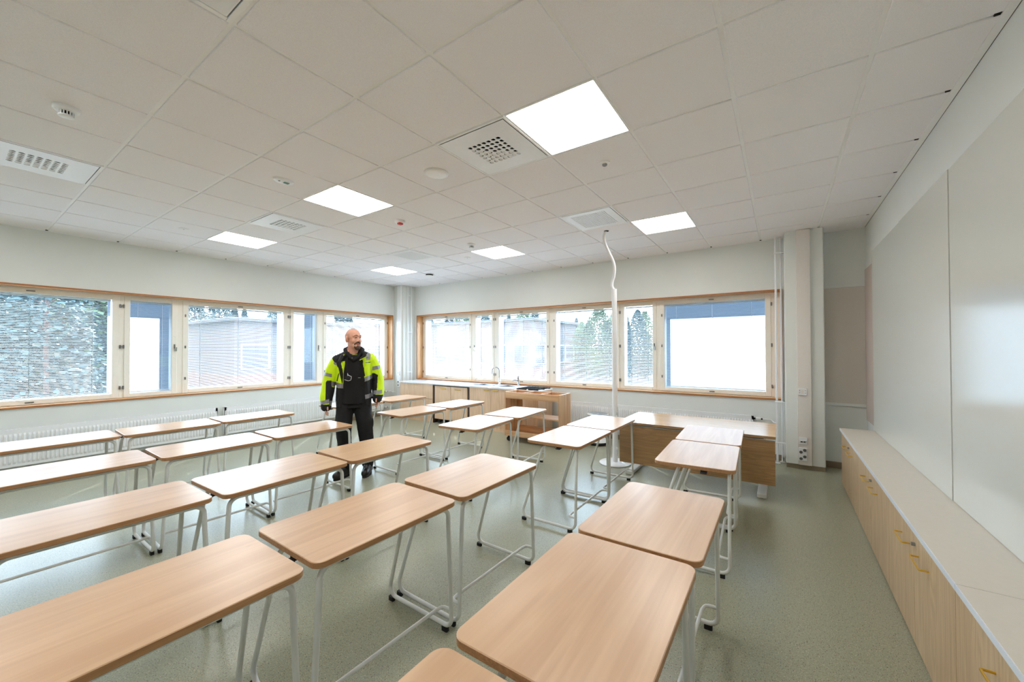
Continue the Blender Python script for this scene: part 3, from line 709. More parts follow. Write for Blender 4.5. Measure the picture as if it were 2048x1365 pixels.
DESKS = [  # x, y, rot, label
 (1.512, -.33, 0, 'desk cut off by the bottom edge of the photo, nearest the whiteboard cabinets'),
 (1.512, .42, 0, 'large desk at the bottom right, second from the front in the row beside the cabinets'),
 (1.52, 1.165, 0, 'third desk of the row beside the cabinets, just behind the big bottom-right desk'),
 (1.505, 2.405, 2.5, 'white-gleaming desk with a black hook facing us, second from last before the teacher desk'),
 (1.480, 3.150, 2.5, 'last desk of the cabinet-side row, touching the front of the teacher desk in view'),
 (.372, -.345, 0, 'big desk at the bottom left corner of the photo'),
 (.375, .408, -.8, 'front centre desk with its whole top and crossbar in view'),
 (.392, 1.166, -1.5, 'desk right behind the front centre desk, end to end with it'),
 (.435, 2.430, 0, 'white-gleaming desk in front of the pole, nearer one of its pair'),
 (.425, 3.178, 0, 'white-gleaming desk touching the white pole, left of the teacher desk'),
 (-.715, -.262, 0, 'second desk up along the left edge of the photo'),
 (-.700, .490, 1, 'desk left of centre whose right end almost touches the brown-topped desk before the man'),
 (-.690, 1.240, -2, 'brown-topped desk directly in front of the man, over his boots'),
 (-.690, 2.470, 4.5, 'pale desk before the kitchen cupboards, left of the pair by the wooden cart'),
 (-.715, 3.235, 4.5, 'pale desk standing right before the wooden cart'),
 (-1.915, -.205, 0, 'third desk up along the left edge of the photo'),
 (-1.900, .545, -1, 'gleaming desk in the left half, just below the one the man stands behind'),
 (-1.895, 1.295, -2, 'desk touching the left side of the man, with a brown right end'),
 (-1.880, 2.610, -2, 'desk right of the man, nearer one of its pair, brown top'),
 (-1.865, 3.375, 0, 'small pale desk before the trolley cupboard of the kitchen counter'),
 (-3.185, -.150, 0, 'fourth desk up along the left edge, beside the radiator'),
 (-3.165, .600, -2, 'desk in front of the gap between the two left radiators'),
 (-3.185, 1.352, -2, 'far desk before the left radiator, left of the man'),
 (-3.150, 2.590, 0, 'farthest desk, mostly hidden behind the man'),
 (-3.080, 3.360, 0, 'farthest desk right of the man, before the kitchen drawers')]
proto = desk_proto()
for i, (x, y, a, lb) in enumerate(DESKS):
    o = proto if i == 0 else copy_tree(proto)
    o.location = (x, y, 0); o.rotation_euler = (0, 0, rad(a)); tag(o, lb, 'desk', 'school desks with white tube frames')

# ---------------------------------------------------------------- teacher desk, stool, pole
tz = .615; x0, x1, y0, y1 = .41, 1.965, 3.70, 4.50
t = thing('teacher_desk', 'wide oak teacher desk with a deep front panel on low grey feet', 'desk', (0, 0, 0))
MB(M['oak_top'], M['oak']).prism(rrect(x0, x1, y0, y1, .006, 2), tz-.025, tz, 0, 1).obj('desktop', t, ang=30)
MB(M['oak']).box(x0+.005, x1-.005, y0+.035, y0+.053, .135, tz-.05, bev=.001).obj('front_panel', t, smooth=False)
MB(M['greymetal']).box(x0+.1, x1-.1, y0+.06, y0+.11, tz-.06, tz-.0255).obj('rail', t, smooth=False)
MB(M['tube']).box(x0+.02, x1-.02, y0+.03, y0+.036, tz-.047, tz-.040).obj('edge_strip', t, smooth=False)
for x in (x0+.12, x1-.12):
    MB(M['tube']).box(x-.04, x+.04, y0+.02, y1-.04, 0.004, .042, bev=.004).obj('foot', t, smooth=False)
    MB(M['tube']).box(x-.03, x+.03, y0+.36, y0+.44, .042, tz-.03, bev=.004).obj('leg', t, smooth=False)
    MB(M['tube']).box(x-.025, x+.025, y0+.1, y1-.08, tz-.05, tz-.0255).obj('bracket', t, smooth=False)
    for y in (y0+.05, y1-.07): MB(M['rubber']).lathe([(.02, 0), (.02, .005)], 12, 0, Matrix.Translation((x, y, 0))).obj('glide', t)
t = thing('stool', 'round wobble stool with a grey seat and black-rimmed white base behind the desks', 'stool', (-.345, 4.90, 0))
MB(M['rubber']).lathe([(.12, 0), (.165, .012), (.17, .03), (.16, .045)], 32).obj('floor_ring', t)
MB(M['plastic']).lathe([(.158, .04), (.14, .075), (.07, .12), (.045, .16)], 32).obj('base', t)
MB(M['plastic']).lathe([(.03, .15), (.03, .40)], 20).obj('column', t)
MB(M['plastic']).lathe([(.06, .385), (.14, .42), (.162, .445), (.165, .458), (.155, .466)], 36).obj('seat_shell', t)
MB(M['seat']).lathe([(.15, .455), (.148, .468), (.12, .472), (.02, .466)], 36).obj('seat_pad', t)
t = thing('service_pole', 'tall white power pole with a round floor base left of the teacher desk', 'pole', (.232, 4.08, 0))
MB(M['white_metal']).lathe([(.20, .003), (.20, .010), (.19, .016), (.04, .02)], 48).obj('base_plate', t)
MB(M['white_metal']).lathe([(.033, .018), (.033, 2.228), (.031, 2.23)], 28).obj('shaft', t)
for z in (.655, .60, .19):
    MB(M['plastic']).lathe([(.016, 0), (.016, .012), (.012, .016)], 14, 0, Matrix.Translation((.024, -.022, z)) @ Matrix.Rotation(rad(45), 4, 'Z') @ Matrix.Rotation(rad(90), 4, 'Y')).obj('outlet_cap', t)
MB(M['trunking']).box(.026, .0345, -.012, .012, .1, .72).obj('cover_strip', t, smooth=False)
hp = [(.23, 4.075, 2.215), (.205, 4.075, 2.27), (.212, 4.07, 2.33), (.238, 4.06, 2.40), (.256, 4.03, 2.49), (.25, 3.99, 2.58), (.215, 3.93, 2.69), (.195, 3.86, 2.79), (.205, 3.81, 2.85), (.24, 3.775, 2.902)]
def catmull(P, n=9):
    P = [Vector(p) for p in P]; Q = [P[0]*2-P[1]]+P+[P[-1]*2-P[-2]]; out = []
    for i in range(1, len(Q)-2):
        a, b, c, d = Q[i-1:i+3]
        for k in range(n):
            u = k/n; out.append(.5*((2*b)+(c-a)*u+(2*a-5*b+4*c-d)*u*u+(3*b-a-3*c+d)*u**3))
    return out+[P[-1]]
hose = catmull(hp, 10)
hs = thing('cable_hose', 'ribbed white cable hose curving from the pole top to the ceiling', 'hose')
MB(M['white_metal']).tube(hose, [.0195 if k % 2 else .0165 for k in range(len(hose))], 14).obj('ribbed_tube', hs, ang=80)
MB(M['black']).lathe([(.03, H-.003), (.03, H+.0)], 16, 0, Matrix.Translation((.25, 3.775, 0))).obj('ceiling_hole', hs)

# ---------------------------------------------------------------- kitchen counter along the back wall
cz, cf = .78, 4.75
t = thing('worktop', 'white kitchen worktop with two steel sinks under the back windows', 'worktop')
S1, S2 = (-2.90, -2.52, 4.93, 5.24), (-2.32, -1.96, 4.93, 5.24)
mb = MB(M['counter'], M['edge_white']); za, zb = cz-.022, cz; L, Rr = -4.80, -1.825
for q in ((L, S1[0], cf-.02, WY-.002), (S1[0], S1[1], cf-.02, S1[2]), (S1[0], S1[1], S1[3], WY-.002), (S1[1], S2[0], cf-.02, WY-.002), (S2[0], S2[1], cf-.02, S2[2]), (S2[0], S2[1], S2[3], WY-.002), (S2[1], Rr, cf-.02, WY-.002)):
    mb.box(*q, za, zb)
mb.obj('slab', t, smooth=False)
for s in (S1, S2):
    sk = MB(M['steel']); a, b, c, d = s; e = .012
    o1 = rrect(a-e, b+e, c-e, d+e, .03, 4); i1 = rrect(a+.01, b-.01, c+.01, d-.01, .03, 4); i2 = rrect(a+.025, b-.025, c+.025, d-.025, .03, 4); n = len(o1)
    vs = [(x, y, cz+.001) for x, y in o1]+[(x, y, cz+.003) for x, y in i1]+[(x, y, cz-.14) for x, y in i2]
    sk.add(vs, [(r*n+k, r*n+(k+1) % n, (r+1)*n+(k+1) % n, (r+1)*n+k) for r in range(2) for k in range(n)]+[tuple(range(2*n, 3*n))])
    sk.lathe([(.03, cz-.139), (.028, cz-.136)], 16, 0, Matrix.Translation(((a+b)/2, (c+d)/2, 0)))
    so2 = sk.obj('sink_bowl', t)
def edge_handle(parent, x, y, z, wd=.11):
    MB(M['gold']).box(x-wd/2, x+wd/2, y-.014, y+.002, z, z+.004).box(x-wd/2, x+wd/2, y-.014, y-.011, z-.009, z).obj('edge_pull', parent, smooth=False)
def cabinet_body(t, xa, xb, za, zb, ya=cf+.018, yb=WY-.02, mat=None):
    m = MB(mat or M['birch']); w = .018
    m.box(xa, xa+w, ya, yb, za, zb).box(xb-w, xb, ya, yb, za, zb).box(xa+w, xb-w, ya, yb, za, za+w).box(xa+w, xb-w, yb-.01, yb, za+w, zb).box(xa+w, xb-w, ya, yb, zb-w, zb)
    return m.obj('carcass', t, smooth=False)
t = thing('drawer_unit', 'birch plywood drawer unit at the corner end of the kitchen counter', 'cabinet'); cabinet_body(t, -4.79, -3.80, .085, za-.002)
MB(M['birch']).box(-4.79, -3.80, cf+.012, cf+.03, 0, .085).obj('plinth', t, smooth=False)
for z0_, z1_ in ((.09, .462), (.468, za-.004)):
    MB(M['birch']).box(-4.787, -3.803, cf, cf+.018, z0_, z1_, bev=.001).obj('drawer_front', t, smooth=False); edge_handle(LAST[0], -4.275, cf, z1_-.035)
t = thing('sink_cabinet', 'birch plywood sink cabinet with two doors behind the wooden cart', 'cabinet')
w_ = MB(M['birch']); w_.box(-2.83, -2.812, cf+.018, WY-.02, .085, za-.002).box(-1.848, -1.83, cf+.018, WY-.02, .085, za-.002).box(-2.812, -1.848, cf+.018, WY-.02, .085, .103).box(-2.812, -1.848, WY-.03, WY-.02, .103, za-.002); w_.obj('carcass', t, smooth=False)
MB(M['birch']).box(-2.83, -1.83, cf+.012, cf+.03, 0, .085).obj('plinth', t, smooth=False)
for xa, xb, hx in ((-2.828, -2.333, -2.42), (-2.328, -1.832, -2.22)):
    MB(M['birch']).box(xa, xb, cf, cf+.018, .09, za-.004, bev=.001).obj('door', t, smooth=False); edge_handle(LAST[0], hx, cf, .725, .12)
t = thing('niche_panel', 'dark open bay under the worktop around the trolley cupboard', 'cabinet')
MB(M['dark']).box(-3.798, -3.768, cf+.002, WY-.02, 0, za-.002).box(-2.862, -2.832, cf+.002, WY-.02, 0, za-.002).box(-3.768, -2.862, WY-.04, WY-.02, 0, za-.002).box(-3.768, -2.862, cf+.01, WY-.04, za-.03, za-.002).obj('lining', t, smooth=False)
def caster(parent, x, y, r=.032, rot=0):
    xf = Matrix.Translation((x, y, 0)) @ Matrix.Rotation(rot, 4, 'Z')
    MB(M['rubber'], M['greymetal']).lathe([(r*.7, -.012), (r, -.008), (r, .008), (r*.7, .012)], 18, 0, xf @ Matrix.Translation((0, 0, r)) @ Matrix.Rotation(rad(90), 4, 'X')).lathe([(r*.4, -.013), (r*.4, .013)], 10, 1, xf @ Matrix.Translation((0, 0, r)) @ Matrix.Rotation(rad(90), 4, 'X')).obj('caster_wheel', parent)
    f = MB(M['rubber']); f.box(-.012, .03, -.018, -.014, r*.8, r*2.3, 0, 0, xf).box(-.012, .03, .014, .018, r*.8, r*2.3, 0, 0, xf).box(-.016, .034, -.018, .018, r*2.15, r*2.45, 0, 0, xf); f.obj('caster_fork', parent, smooth=False)
t = thing('trolley_cupboard', 'two-door birch cupboard on black castors in the bay under the worktop', 'cabinet'); cabinet_body(t, -3.745, -2.885, .088, .735, cf+.02, 5.2)
for xa, xb, hx in ((-3.745, -3.318, -3.5), (-3.312, -2.885, -3.12)):
    MB(M['birch']).box(xa, xb, cf+.002, cf+.02, .088, .735, bev=.001).obj('door', t, smooth=False); edge_handle(LAST[0], hx, cf+.002, .69, .14)
for x in (-3.68, -2.95):
    for y in (cf+.06, 5.13): caster(t, x, y, .036, rad(20))
# hob trolley
t = thing('hob_trolley', 'birch trolley with a black-grated gas hob at the right end of the counter', 'stove'); cabinet_body(t, -1.81, -1.335, .088, .752, 4.77, 5.23)
for xa, xb in ((-1.81, -1.575), (-1.57, -1.335)): MB(M['birch']).box(xa, xb, 4.752, 4.77, .088, .752, bev=.001).obj('door', t, smooth=False)
MB(M['white_metal']).box(-1.815, -1.33, 4.75, 5.235, .752, .768, bev=.003).obj('hob_plate', t, smooth=False)
for x in (-1.69, -1.455):
    for y in (4.88, 5.11):
        MB(M['black']).lathe([(.05, .768), (.045, .778), (.02, .78)], 20, 0, Matrix.Translation((x, y, 0))).obj('burner', t)
for x in (-1.69, -1.455):
    g = MB(M['black'])
    for k in range(4): g.box(x-.1+k*.0635, x-.09+k*.0635, 4.79, 5.2, .778, .79)
    for y in (4.79, 4.99, 5.19): g.box(x-.1, x+.1, y, y+.01, .768, .786)
    g.obj('pan_grate', t, smooth=False)
for x in (-1.76, -1.39):
    for y in (4.81, 5.18): caster(t, x, y, .034, rad(-25))
# taps
t = thing('kitchen_tap', 'tall chrome swan-neck tap between the two sinks', 'tap', (-2.52, 5.265, cz+.0015))
MB(M['chrome']).lathe([(.026, 0), (.024, .012), (.019, .02), (.019, .12), (.014, .13)], 20).obj('body', t)
MB(M['chrome']).tube(fillet([(0, 0, .12), (0, 0, .33), (-.10, -.10, .33), (-.10, -.10, .20)], [.07, .07], 10), .0105, 12).obj('spout', t)
MB(M['chrome']).tube([(.015, -.01, .06), (.05, -.02, .068)], .007, 8).obj('lever', t)
t = thing('kitchen_tap', 'short chrome tap at the right-hand sink', 'tap', (-2.08, 5.265, cz+.0015))
MB(M['chrome']).lathe([(.024, 0), (.022, .01), (.018, .02), (.018, .12), (.02, .14), (.012, .15)], 20).obj('body', t)
MB(M['chrome']).tube([(0, -.012, .09), (-.05, -.06, .105), (-.075, -.085, .09)], .010, 10).obj('spout', t)
MB(M['chrome']).tube([(0, 0, .148), (.0, -.0, .175)], .013, 10).obj('lever', t)

# wooden cart
t = thing('wooden_cart', 'open alder wood cart on castors with three compartments on top, before the hob trolley', 'cart')
xa, xb, ya, yb, za_, zb_ = -1.675, -.68, 4.285, 4.645, .088, .785; w_ = .022
for x in (xa, xb-w_): MB(M['alder_z']).box(x, x+w_, ya, yb, za_, zb_, bev=.002).obj('side_panel', t, smooth=False)
MB(M['alder_x']).box(xa+w_, xb-w_, ya, ya+.018, zb_-.085, zb_-.004, bev=.001).obj('front_apron', t, smooth=False)
MB(M['alder_x']).box(xa+w_, xb-w_, yb-.018, yb, zb_-.085, zb_-.004, bev=.001).obj('rear_apron', t, smooth=False)
MB(M['alder_x']).box(xa+w_, xb-w_, ya+.001, yb-.001, zb_-.103, zb_-.0855, bev=.001).obj('tray_floor', t, smooth=False)
for k in (1, 2):
    x = xa+w_+(xb-xa-2*w_)*k/3; MB(M['alder_z']).box(x-.009, x+.009, ya+.018, yb-.018, zb_-.085, zb_-.006, bev=.001).obj('divider', t, smooth=False)
MB(M['alder_x']).box(-1.24, xb-w_, ya+.03, yb-.01, .40, .418, bev=.001).obj('shelf', t, smooth=False)
MB(M['alder_z']).box(-1.258, -1.24, ya+.03, yb-.01, .40-.29, zb_-.104, bev=.001).obj('partition', t, smooth=False) if False else None
MB(M['alder_z']).box(xa+w_, xa+.11, yb-.018, yb-.002, .22, zb_-.104, bev=.001).obj('back_stile', t, smooth=False)
MB(M['alder_x']).box(xa+w_, xb-w_, ya+.001, yb-.001, za_+.002, za_+.02, bev=.001).obj('bottom_shelf', t, smooth=False)
MB(M['alder_x']).box(xa+w_, xb-w_, ya, ya+.018, za_+.021, za_+.085, bev=.001).obj('bottom_lip', t, smooth=False)
MB(M['alder_x']).box(xa+w_, xb-w_, yb-.018, yb, za_+.021, za_+.12, bev=.001).obj('bottom_lip', t, smooth=False)
for x in (xa+.05, xb-.05):
    for y in (ya+.05, yb-.05): caster(t, x, y, .036, rad(35))

# ---------------------------------------------------------------- whiteboards and low cabinets on the right
for a, b, d, lb in ((3.532, 4.66, .040, 'far whiteboard panel, nearest the alcove'), (2.442, 3.530, .044, 'middle whiteboard panel above the far cabinet doors'), (1.33, 2.440, .040, 'near whiteboard panel carrying the window reflection'), (.22, 1.328, .044, 'whiteboard panel at the right edge, closest to the viewer')):
    t = thing('whiteboard', lb, 'whiteboard', (RX, (a+b)/2, 0), 0, None); h = (b-a)/2-.001
    MB(M['board']).box(-d-.006, -d+.012, -h, h, .603, 2.475).obj('writing_surface', t, smooth=False)
    MB(M['grid']).box(-d+.012, 0, -h+.05, h-.05, .65, 2.44).obj('mounting_frame', t, smooth=False)
bx, ct_ = 2.55, .60
for a, b, lb in ((1.347, 4.675, 'long beige cabinet worktop with a white front edge under the whiteboards'), (-.6, 1.344, 'beige cabinet worktop section closest to the viewer')):
    t = thing('worktop', lb, 'worktop')
    MB(M['worktop']).box(bx-.012, RX-.003, a, b, ct_-.024, ct_, bev=.001).obj('slab', t, smooth=False)
    MB(M['edge_white']).box(bx-.0145, bx-.012, a, b, ct_-.0245, ct_-.0005).obj('front_edge', t, smooth=False)
units = [(3.58, 4.67, 'far low oak cabinet below the whiteboards, next to the alcove'), (2.49, 3.58, 'second low oak cabinet from the alcove'), (1.40, 2.49, 'third low oak cabinet from the alcove, with the largest brass handles in view'), (.31, 1.40, 'low oak cabinet at the bottom right corner of the photo')]
def wire_handle(parent, y, z):
    p = fillet([(bx, y-.075, z), (bx-.032, y-.075, z), (bx-.032, y+.075, z), (bx, y+.075, z)], .006, 3)
    MB(M['gold']).tube(p, .0042, 8).obj('wire_handle', parent)
for ya_, yb_, lb in units:
    t = thing('low_cabinet', lb, 'cabinet'); m = (ya_+yb_)/2; w_ = .018
    c_ = MB(M['oak_door']); c_.box(bx+.019, RX-.003, ya_+.001, ya_+w_, 0, ct_-.025).box(bx+.019, RX-.003, yb_-w_, yb_-.001, 0, ct_-.025).box(bx+.019, RX-.003, ya_+w_, yb_-w_, .02, .038).box(RX-.012, RX-.003, ya_+w_, yb_-w_, .038, ct_-.025); c_.obj('carcass', t, smooth=False)
    for a, b, hy in ((ya_+.0022, m-.0012, m-.155), (m+.0012, yb_-.0022, m+.145)):
        MB(M['oak_door']).box(bx, bx+.018, a, b, .012, ct_-.029, bev=.0008).obj('door', t, smooth=False); wire_handle(LAST[0], hy, .47)
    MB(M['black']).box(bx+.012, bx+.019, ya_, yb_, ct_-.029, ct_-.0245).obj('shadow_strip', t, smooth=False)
    MB(M['steel']).lathe([(.009, -.0), (.009, .014), (.007, .015)], 14, 0, Matrix.Translation((bx, m-.022, .505)) @ Matrix.Rotation(rad(-90), 4, 'Y')).obj('cam_lock', t)

# ---------------------------------------------------------------- the man
class Blob:
    """overlapping closed primitives fused into one smooth skin by voxel remeshing"""
    def __init__(s): s.b = MB()
    def ell(s, c, r, rot=None, n=14):
        xf = Matrix.Translation(c) @ (rot.to_4x4() if rot is not None else Matrix.Identity(4)) @ Matrix.Diagonal((*r, 1))
        vs = [(0, 0, -1)]; m = 2*n
        for i in range(1, n):
            a = math.pi*i/n-math.pi/2
            for k in range(m): vs.append((math.cos(a)*math.cos(2*math.pi*k/m), math.cos(a)*math.sin(2*math.pi*k/m), math.sin(a)))
        vs.append((0, 0, 1)); fs = [(0, 1+(k+1) % m, 1+k) for k in range(m)]
        for i in range(n-2): fs += [(1+i*m+k, 1+i*m+(k+1) % m, 1+(i+1)*m+(k+1) % m, 1+(i+1)*m+k) for k in range(m)]
        o = 1+(n-2)*m; fs += [(o+k, o+(k+1) % m, len(vs)-1) for k in range(m)]
        s.b.add(vs, fs, 0, xf); return s
    def cap(s, pts, rs, n=14):
        """limb through pts with radii rs, round ends"""
        P = [Vector(p) for p in pts]; q = []; R = []
        d0 = (P[0]-P[1]).normalized(); d1 = (P[-1]-P[-2]).normalized()
        for a in (80, 55, 30): q.append(P[0]+d0*rs[0]*math.sin(rad(a))); R.append(rs[0]*math.cos(rad(a)))
        q += P; R += list(rs)
        for a in (30, 55, 80): q.append(P[-1]+d1*rs[-1]*math.sin(rad(a))); R.append(rs[-1]*math.cos(rad(a)))
        s.b.tube(q, R, n); return s
    def loft(s, rings, n=36):
        """rings: (cx, cy, z, rx, ry) or with a function of angle; closed top and bottom"""
        vs = []; fs = []
        for (cx, cy, z, rx, ry, *fn) in rings:
            for k in range(n):
                a = 2*math.pi*k/n; f = fn[0](a) if fn else 1.
                c, t = math.cos(a), math.sin(a); e = .85
                vs.append((cx+rx*f*math.copysign(abs(c)**e, c), cy+ry*f*math.copysign(abs(t)**e, t), z))
        for i in range(len(rings)-1):
            fs += [(i*n+k, i*n+(k+1) % n, (i+1)*n+(k+1) % n, (i+1)*n+k) for k in range(n)]
        fs += [tuple(range(n))[::-1], tuple((len(rings)-1)*n+k for k in range(n))]
        s.b.add(vs, fs); return s
    def build(s, name, mats, parent=None, voxel=.006, smooth=4, pick=None, disp=0.):
        me = bpy.data.meshes.new(name); me.from_pydata(s.b.v, [], s.b.f); me.update()
        o = bpy.data.objects.new(name, me); C.objects.link(o)
        m = o.modifiers.new('r', 'REMESH'); m.mode = 'VOXEL'; m.voxel_size = voxel
        m = o.modifiers.new('s', 'SMOOTH'); m.iterations = smooth; m.factor = .5
        if disp:
            tx = bpy.data.textures.new(name, 'CLOUDS'); tx.noise_scale = .09; m = o.modifiers.new('d', 'DISPLACE'); m.texture = tx; m.strength = disp; m.texture_coords = 'LOCAL'
        dg = bpy.context.evaluated_depsgraph_get(); me2 = bpy.data.meshes.new_from_object(o.evaluated_get(dg)); o.modifiers.clear(); o.data = me2; bpy.data.meshes.remove(me)
        me2.name = name; me2.materials.clear()
        for x in mats: me2.materials.append(x)
        if pick:
            n = len(me2.polygons); c = np.empty(3*n); nn = np.empty(3*n); me2.polygons.foreach_get('center', c); me2.polygons.foreach_get('normal', nn)
            me2.polygons.foreach_set('material_index', pick(c.reshape(-1, 3), nn.reshape(-1, 3)).astype(np.int32))
        else: me2.polygons.foreach_set('material_index', np.zeros(len(me2.polygons), dtype=np.int32))
        me2.shade_smooth()
        if parent is not None: o.parent = parent
        return o
def inpoly(x, z, poly):
    r = np.zeros(len(x), bool); n = len(poly)
    for i in range(n):
        (x1, z1), (x2, z2) = poly[i], poly[(i+1) % n]
        if z1 == z2: continue
        r ^= ((z1 > z) != (z2 > z)) & (x < (x2-x1)*(z-z1)/(z2-z1)+x1)
    return r
q_ = lambda *pts: [((X-425)/678.5, (1240-Y)/678.5) for X, Y in pts]     # tailor's pattern: cm-like units to metres
def man():
    # local frame: x to the viewer's right, -y towards the viewer, feet at z = 0
    hy = rad(36); HC = Vector((-.006, .0, 0)); Rz = Matrix.Rotation(hy, 3, 'Z')
    hp = lambda x, y, z: tuple(HC+Rz @ Vector((x, y, z)))
    B = Blob()
    B.ell(hp(0, .012, 1.612), (.076, .094, .094), Rz).ell(hp(0, -.020, 1.560), (.065, .071, .092), Rz).ell(hp(0, -.058, 1.490), (.036, .034, .03), Rz).ell(hp(0, -.028, 1.515), (.057, .058, .055), Rz)
    B.ell(hp(.022, -.050, 1.503), (.032, .036, .034), Rz).ell(hp(-.022, -.050, 1.503), (.032, .036, .034), Rz).ell(hp(0, -.070, 1.528), (.030, .022, .026), Rz)
    B.cap([hp(0, -.082, 1.600), hp(0, -.104, 1.562)], [.010, .0135], 10).ell(hp(.011, -.094, 1.558), (.010, .012, .009)).ell(hp(-.011, -.094, 1.558), (.010, .012, .009))
    B.cap([hp(-.044, -.066, 1.616), hp(-.014, -.080, 1.618), hp(.014, -.080, 1.618), hp(.044, -.066, 1.616)], [.012, .013, .013, .012], 8)
    for s in (1, -1):
        B.ell(hp(s*.040, -.050, 1.560), (.024, .027, .034), Rz); B.ell(hp(s*.084, .014, 1.583), (.010, .022, .035), Rz @ Matrix.Rotation(s*rad(14), 3, 'Z')); B.ell(hp(s*.078, .012, 1.558), (.010, .014, .02), Rz)
    B.cap([(-.004, .022, 1.36), (-.004, .012, 1.44), hp(0, .012, 1.53)], [.066, .058, .060])
    B.loft([(0, .01, .82, .13, .085), (0, .01, 1.0, .125, .08), (0, .01, 1.2, .15, .09), (0, .015, 1.34, .15, .075), (0, .015, 1.40, .08, .06)])
    SH = [(-.175, .02, 1.345), (.175, .02, 1.36)]; EL = [(-.262, .035, 1.075), (.262, .035, 1.095)]; WR = [(-.286, -.008, .875), (.254, -.02, .94)]
    for a, b, c in zip(SH, EL, WR): B.cap([a, b], [.05, .04]); B.cap([b, c], [.038, .027])
    HIP = [(-.09, .01, .86), (.09, .01, .86)]; KN = [(-.103, -.02, .47), (.125, -.015, .47)]; AN = [(-.085, .02, .09), (.155, .02, .09)]
    for a, b, c in zip(HIP, KN, AN): B.cap([a, b], [.075, .05]); B.cap([b, c], [.048, .038]); B.cap([c, (c[0]-.02, c[1]-.05, .06)], [.034, .026])
    # hands, fingers gently curled
    for i, (wx, wy, wz) in enumerate(WR):
        s = -1 if i == 0 else 1; W_ = Vector((wx, wy, wz))
        B.ell(W_+Vector((0, -.008, -.055)), (.019, .038, .048))
        for k, L in enumerate((.062, .07, .066, .052)):
            y = -.036+.0205*k; a = W_+Vector((s*.002, y, -.088)); b = a+Vector((s*.004, -.004, -L*.5)); c = b+Vector((-s*.012, -.004, -L*.32)); d = c+Vector((-s*.014, -.002, -L*.12))
            B.cap([a+Vector((0, .004, .02)), a, b, c, d], [.0095, .0092, .0085, .0078, .0068], 8)
        a = W_+Vector((-s*.006, -.034, -.035)); b = a+Vector((-s*.010, -.022, -.028)); B.cap([a, b, b+Vector((-s*.002, -.006, -.030))], [.012, .010, .0085], 8)
    body = B.build('person', [M['skin'], M['lip']], None, .004, 6)
    tag(body, 'bald man with a goatee in a hi-vis yellow and black jacket, standing between desks', 'person')
    # face details
    for s in (1, -1):
        e = Blob().ell(hp(s*.030, -.0745, 1.598), (.0125, .009, .0062), Rz).b; e.mats = [M['eye']]; eo = e.obj('eye', body)
        e = Blob().ell(hp(s*.030+.003, -.0815, 1.598), (.0055, .003, .0056), Rz).b; e.mats = [M['iris']]; e.obj('iris', eo)
        e = Blob().cap([hp(s*.014, -.086, 1.607), hp(s*.030, -.0865, 1.608), hp(s*.045, -.077, 1.602)], [.003, .004, .002], 8).b; e.mats = [M['skin']]; e.obj('eyelid', eo)
        e = Blob().cap([hp(s*.012, -.0925, 1.624), hp(s*.030, -.0915, 1.628), hp(s*.050, -.074, 1.620)], [.0025, .0035, .002], 8).b; e.mats = [M['beard']]; e.obj('eyebrow', body)
    e = Blob().cap([hp(-.022, -.086, 1.522), hp(0, -.094, 1.523), hp(.022, -.086, 1.522)], [.004, .0062, .004], 8).b; e.mats = [M['lip']]; e.obj('mouth', body)
    G = Blob().ell(hp(0, -.070, 1.482), (.034, .030, .030), Rz).cap([hp(-.033, -.072, 1.525), hp(-.024, -.084, 1.538), hp(0, -.094, 1.541), hp(.024, -.084, 1.538), hp(.033, -.072, 1.525)], [.008, .009, .009, .009, .008], 8)
    for s in (1, -1): G.cap([hp(s*.034, -.070, 1.528), hp(s*.034, -.070, 1.49)], [.009, .013], 8)
    G.build('goatee', [M['beard']], body, .004, 2)
    HR = MB(M['stubble']); xs_ = []; n = 40; m = 12
    for i in range(m+1):
        for k in range(n+1):
            a = rad(20)+rad(320)*k/n-rad(70)   # open towards the face
            a = math.pi/2-rad(112)+rad(224)*k/n; t = i/m; z = -.42+.72*t
            rr = math.sqrt(max(0, 1-z*z)); xs_.append(hp(.0775*rr*math.cos(a), .012+.0955*rr*math.sin(a), 1.612+.0945*z))
    HR.add(xs_, [(i*(n+1)+k, i*(n+1)+k+1, (i+1)*(n+1)+k+1, (i+1)*(n+1)+k) for i in range(m) for k in range(n)]); HR.obj('cropped_hair', body)
    # trousers and boots
    T = Blob().loft([(0, .012, .79, .165, .115), (0, .012, .88, .168, .118), (0, .012, .97, .160, .112)])
    T.cap([(-.088, .01, .84), (-.108, -.02, .62), (-.105, -.025, .48), (-.09, .0, .30), (-.084, .015, .13)], [.100, .090, .080, .074, .068])
    T.cap([(.088, .01, .84), (.112, -.02, .62), (.128, -.02, .48), (.146, .0, .30), (.153, .015, .13)], [.100, .090, .082, .076, .070])
    T.ell((-.125, -.06, .50), (.05, .035, .09)).ell((.14, -.06, .50), (.05, .035, .09)).ell((-.17, .0, .62), (.03, .06, .08)).ell((.185, .0, .60), (.03, .06, .08))
    T.build('trousers', [M['trousers']], body, .007, 4, disp=.012)
    for (ax, ay), ang in (((-.085, .02), -38), ((.155, .02), -14)):
        R = Matrix.Rotation(rad(ang), 3, 'Z'); bp = lambda x, y, z: tuple(Vector((ax, ay, 0))+R @ Vector((x, y, z)))
        b = Blob().cap([bp(0, 0, .17), bp(0, .005, .09)], [.058, .056]).cap([bp(0, .03, .055), bp(0, -.06, .055), bp(0, -.15, .045)], [.052, .052, .044])
        b.ell(bp(0, -.045, .085), (.045, .075, .05), R); bo = b.build('boot', [M['boot']], body, .006, 3)
        so_ = MB(M['rubber']); pts = [bp(.046*math.cos(t)*(1 if math.sin(t) > 0 else 1.05), (-.055+.135*math.sin(-t) if True else 0), 0) for t in [2*math.pi*k/28 for k in range(28)]]
        so_.prism([(p[0], p[1]) for p in pts], 0.001, .024).obj('sole', bo)
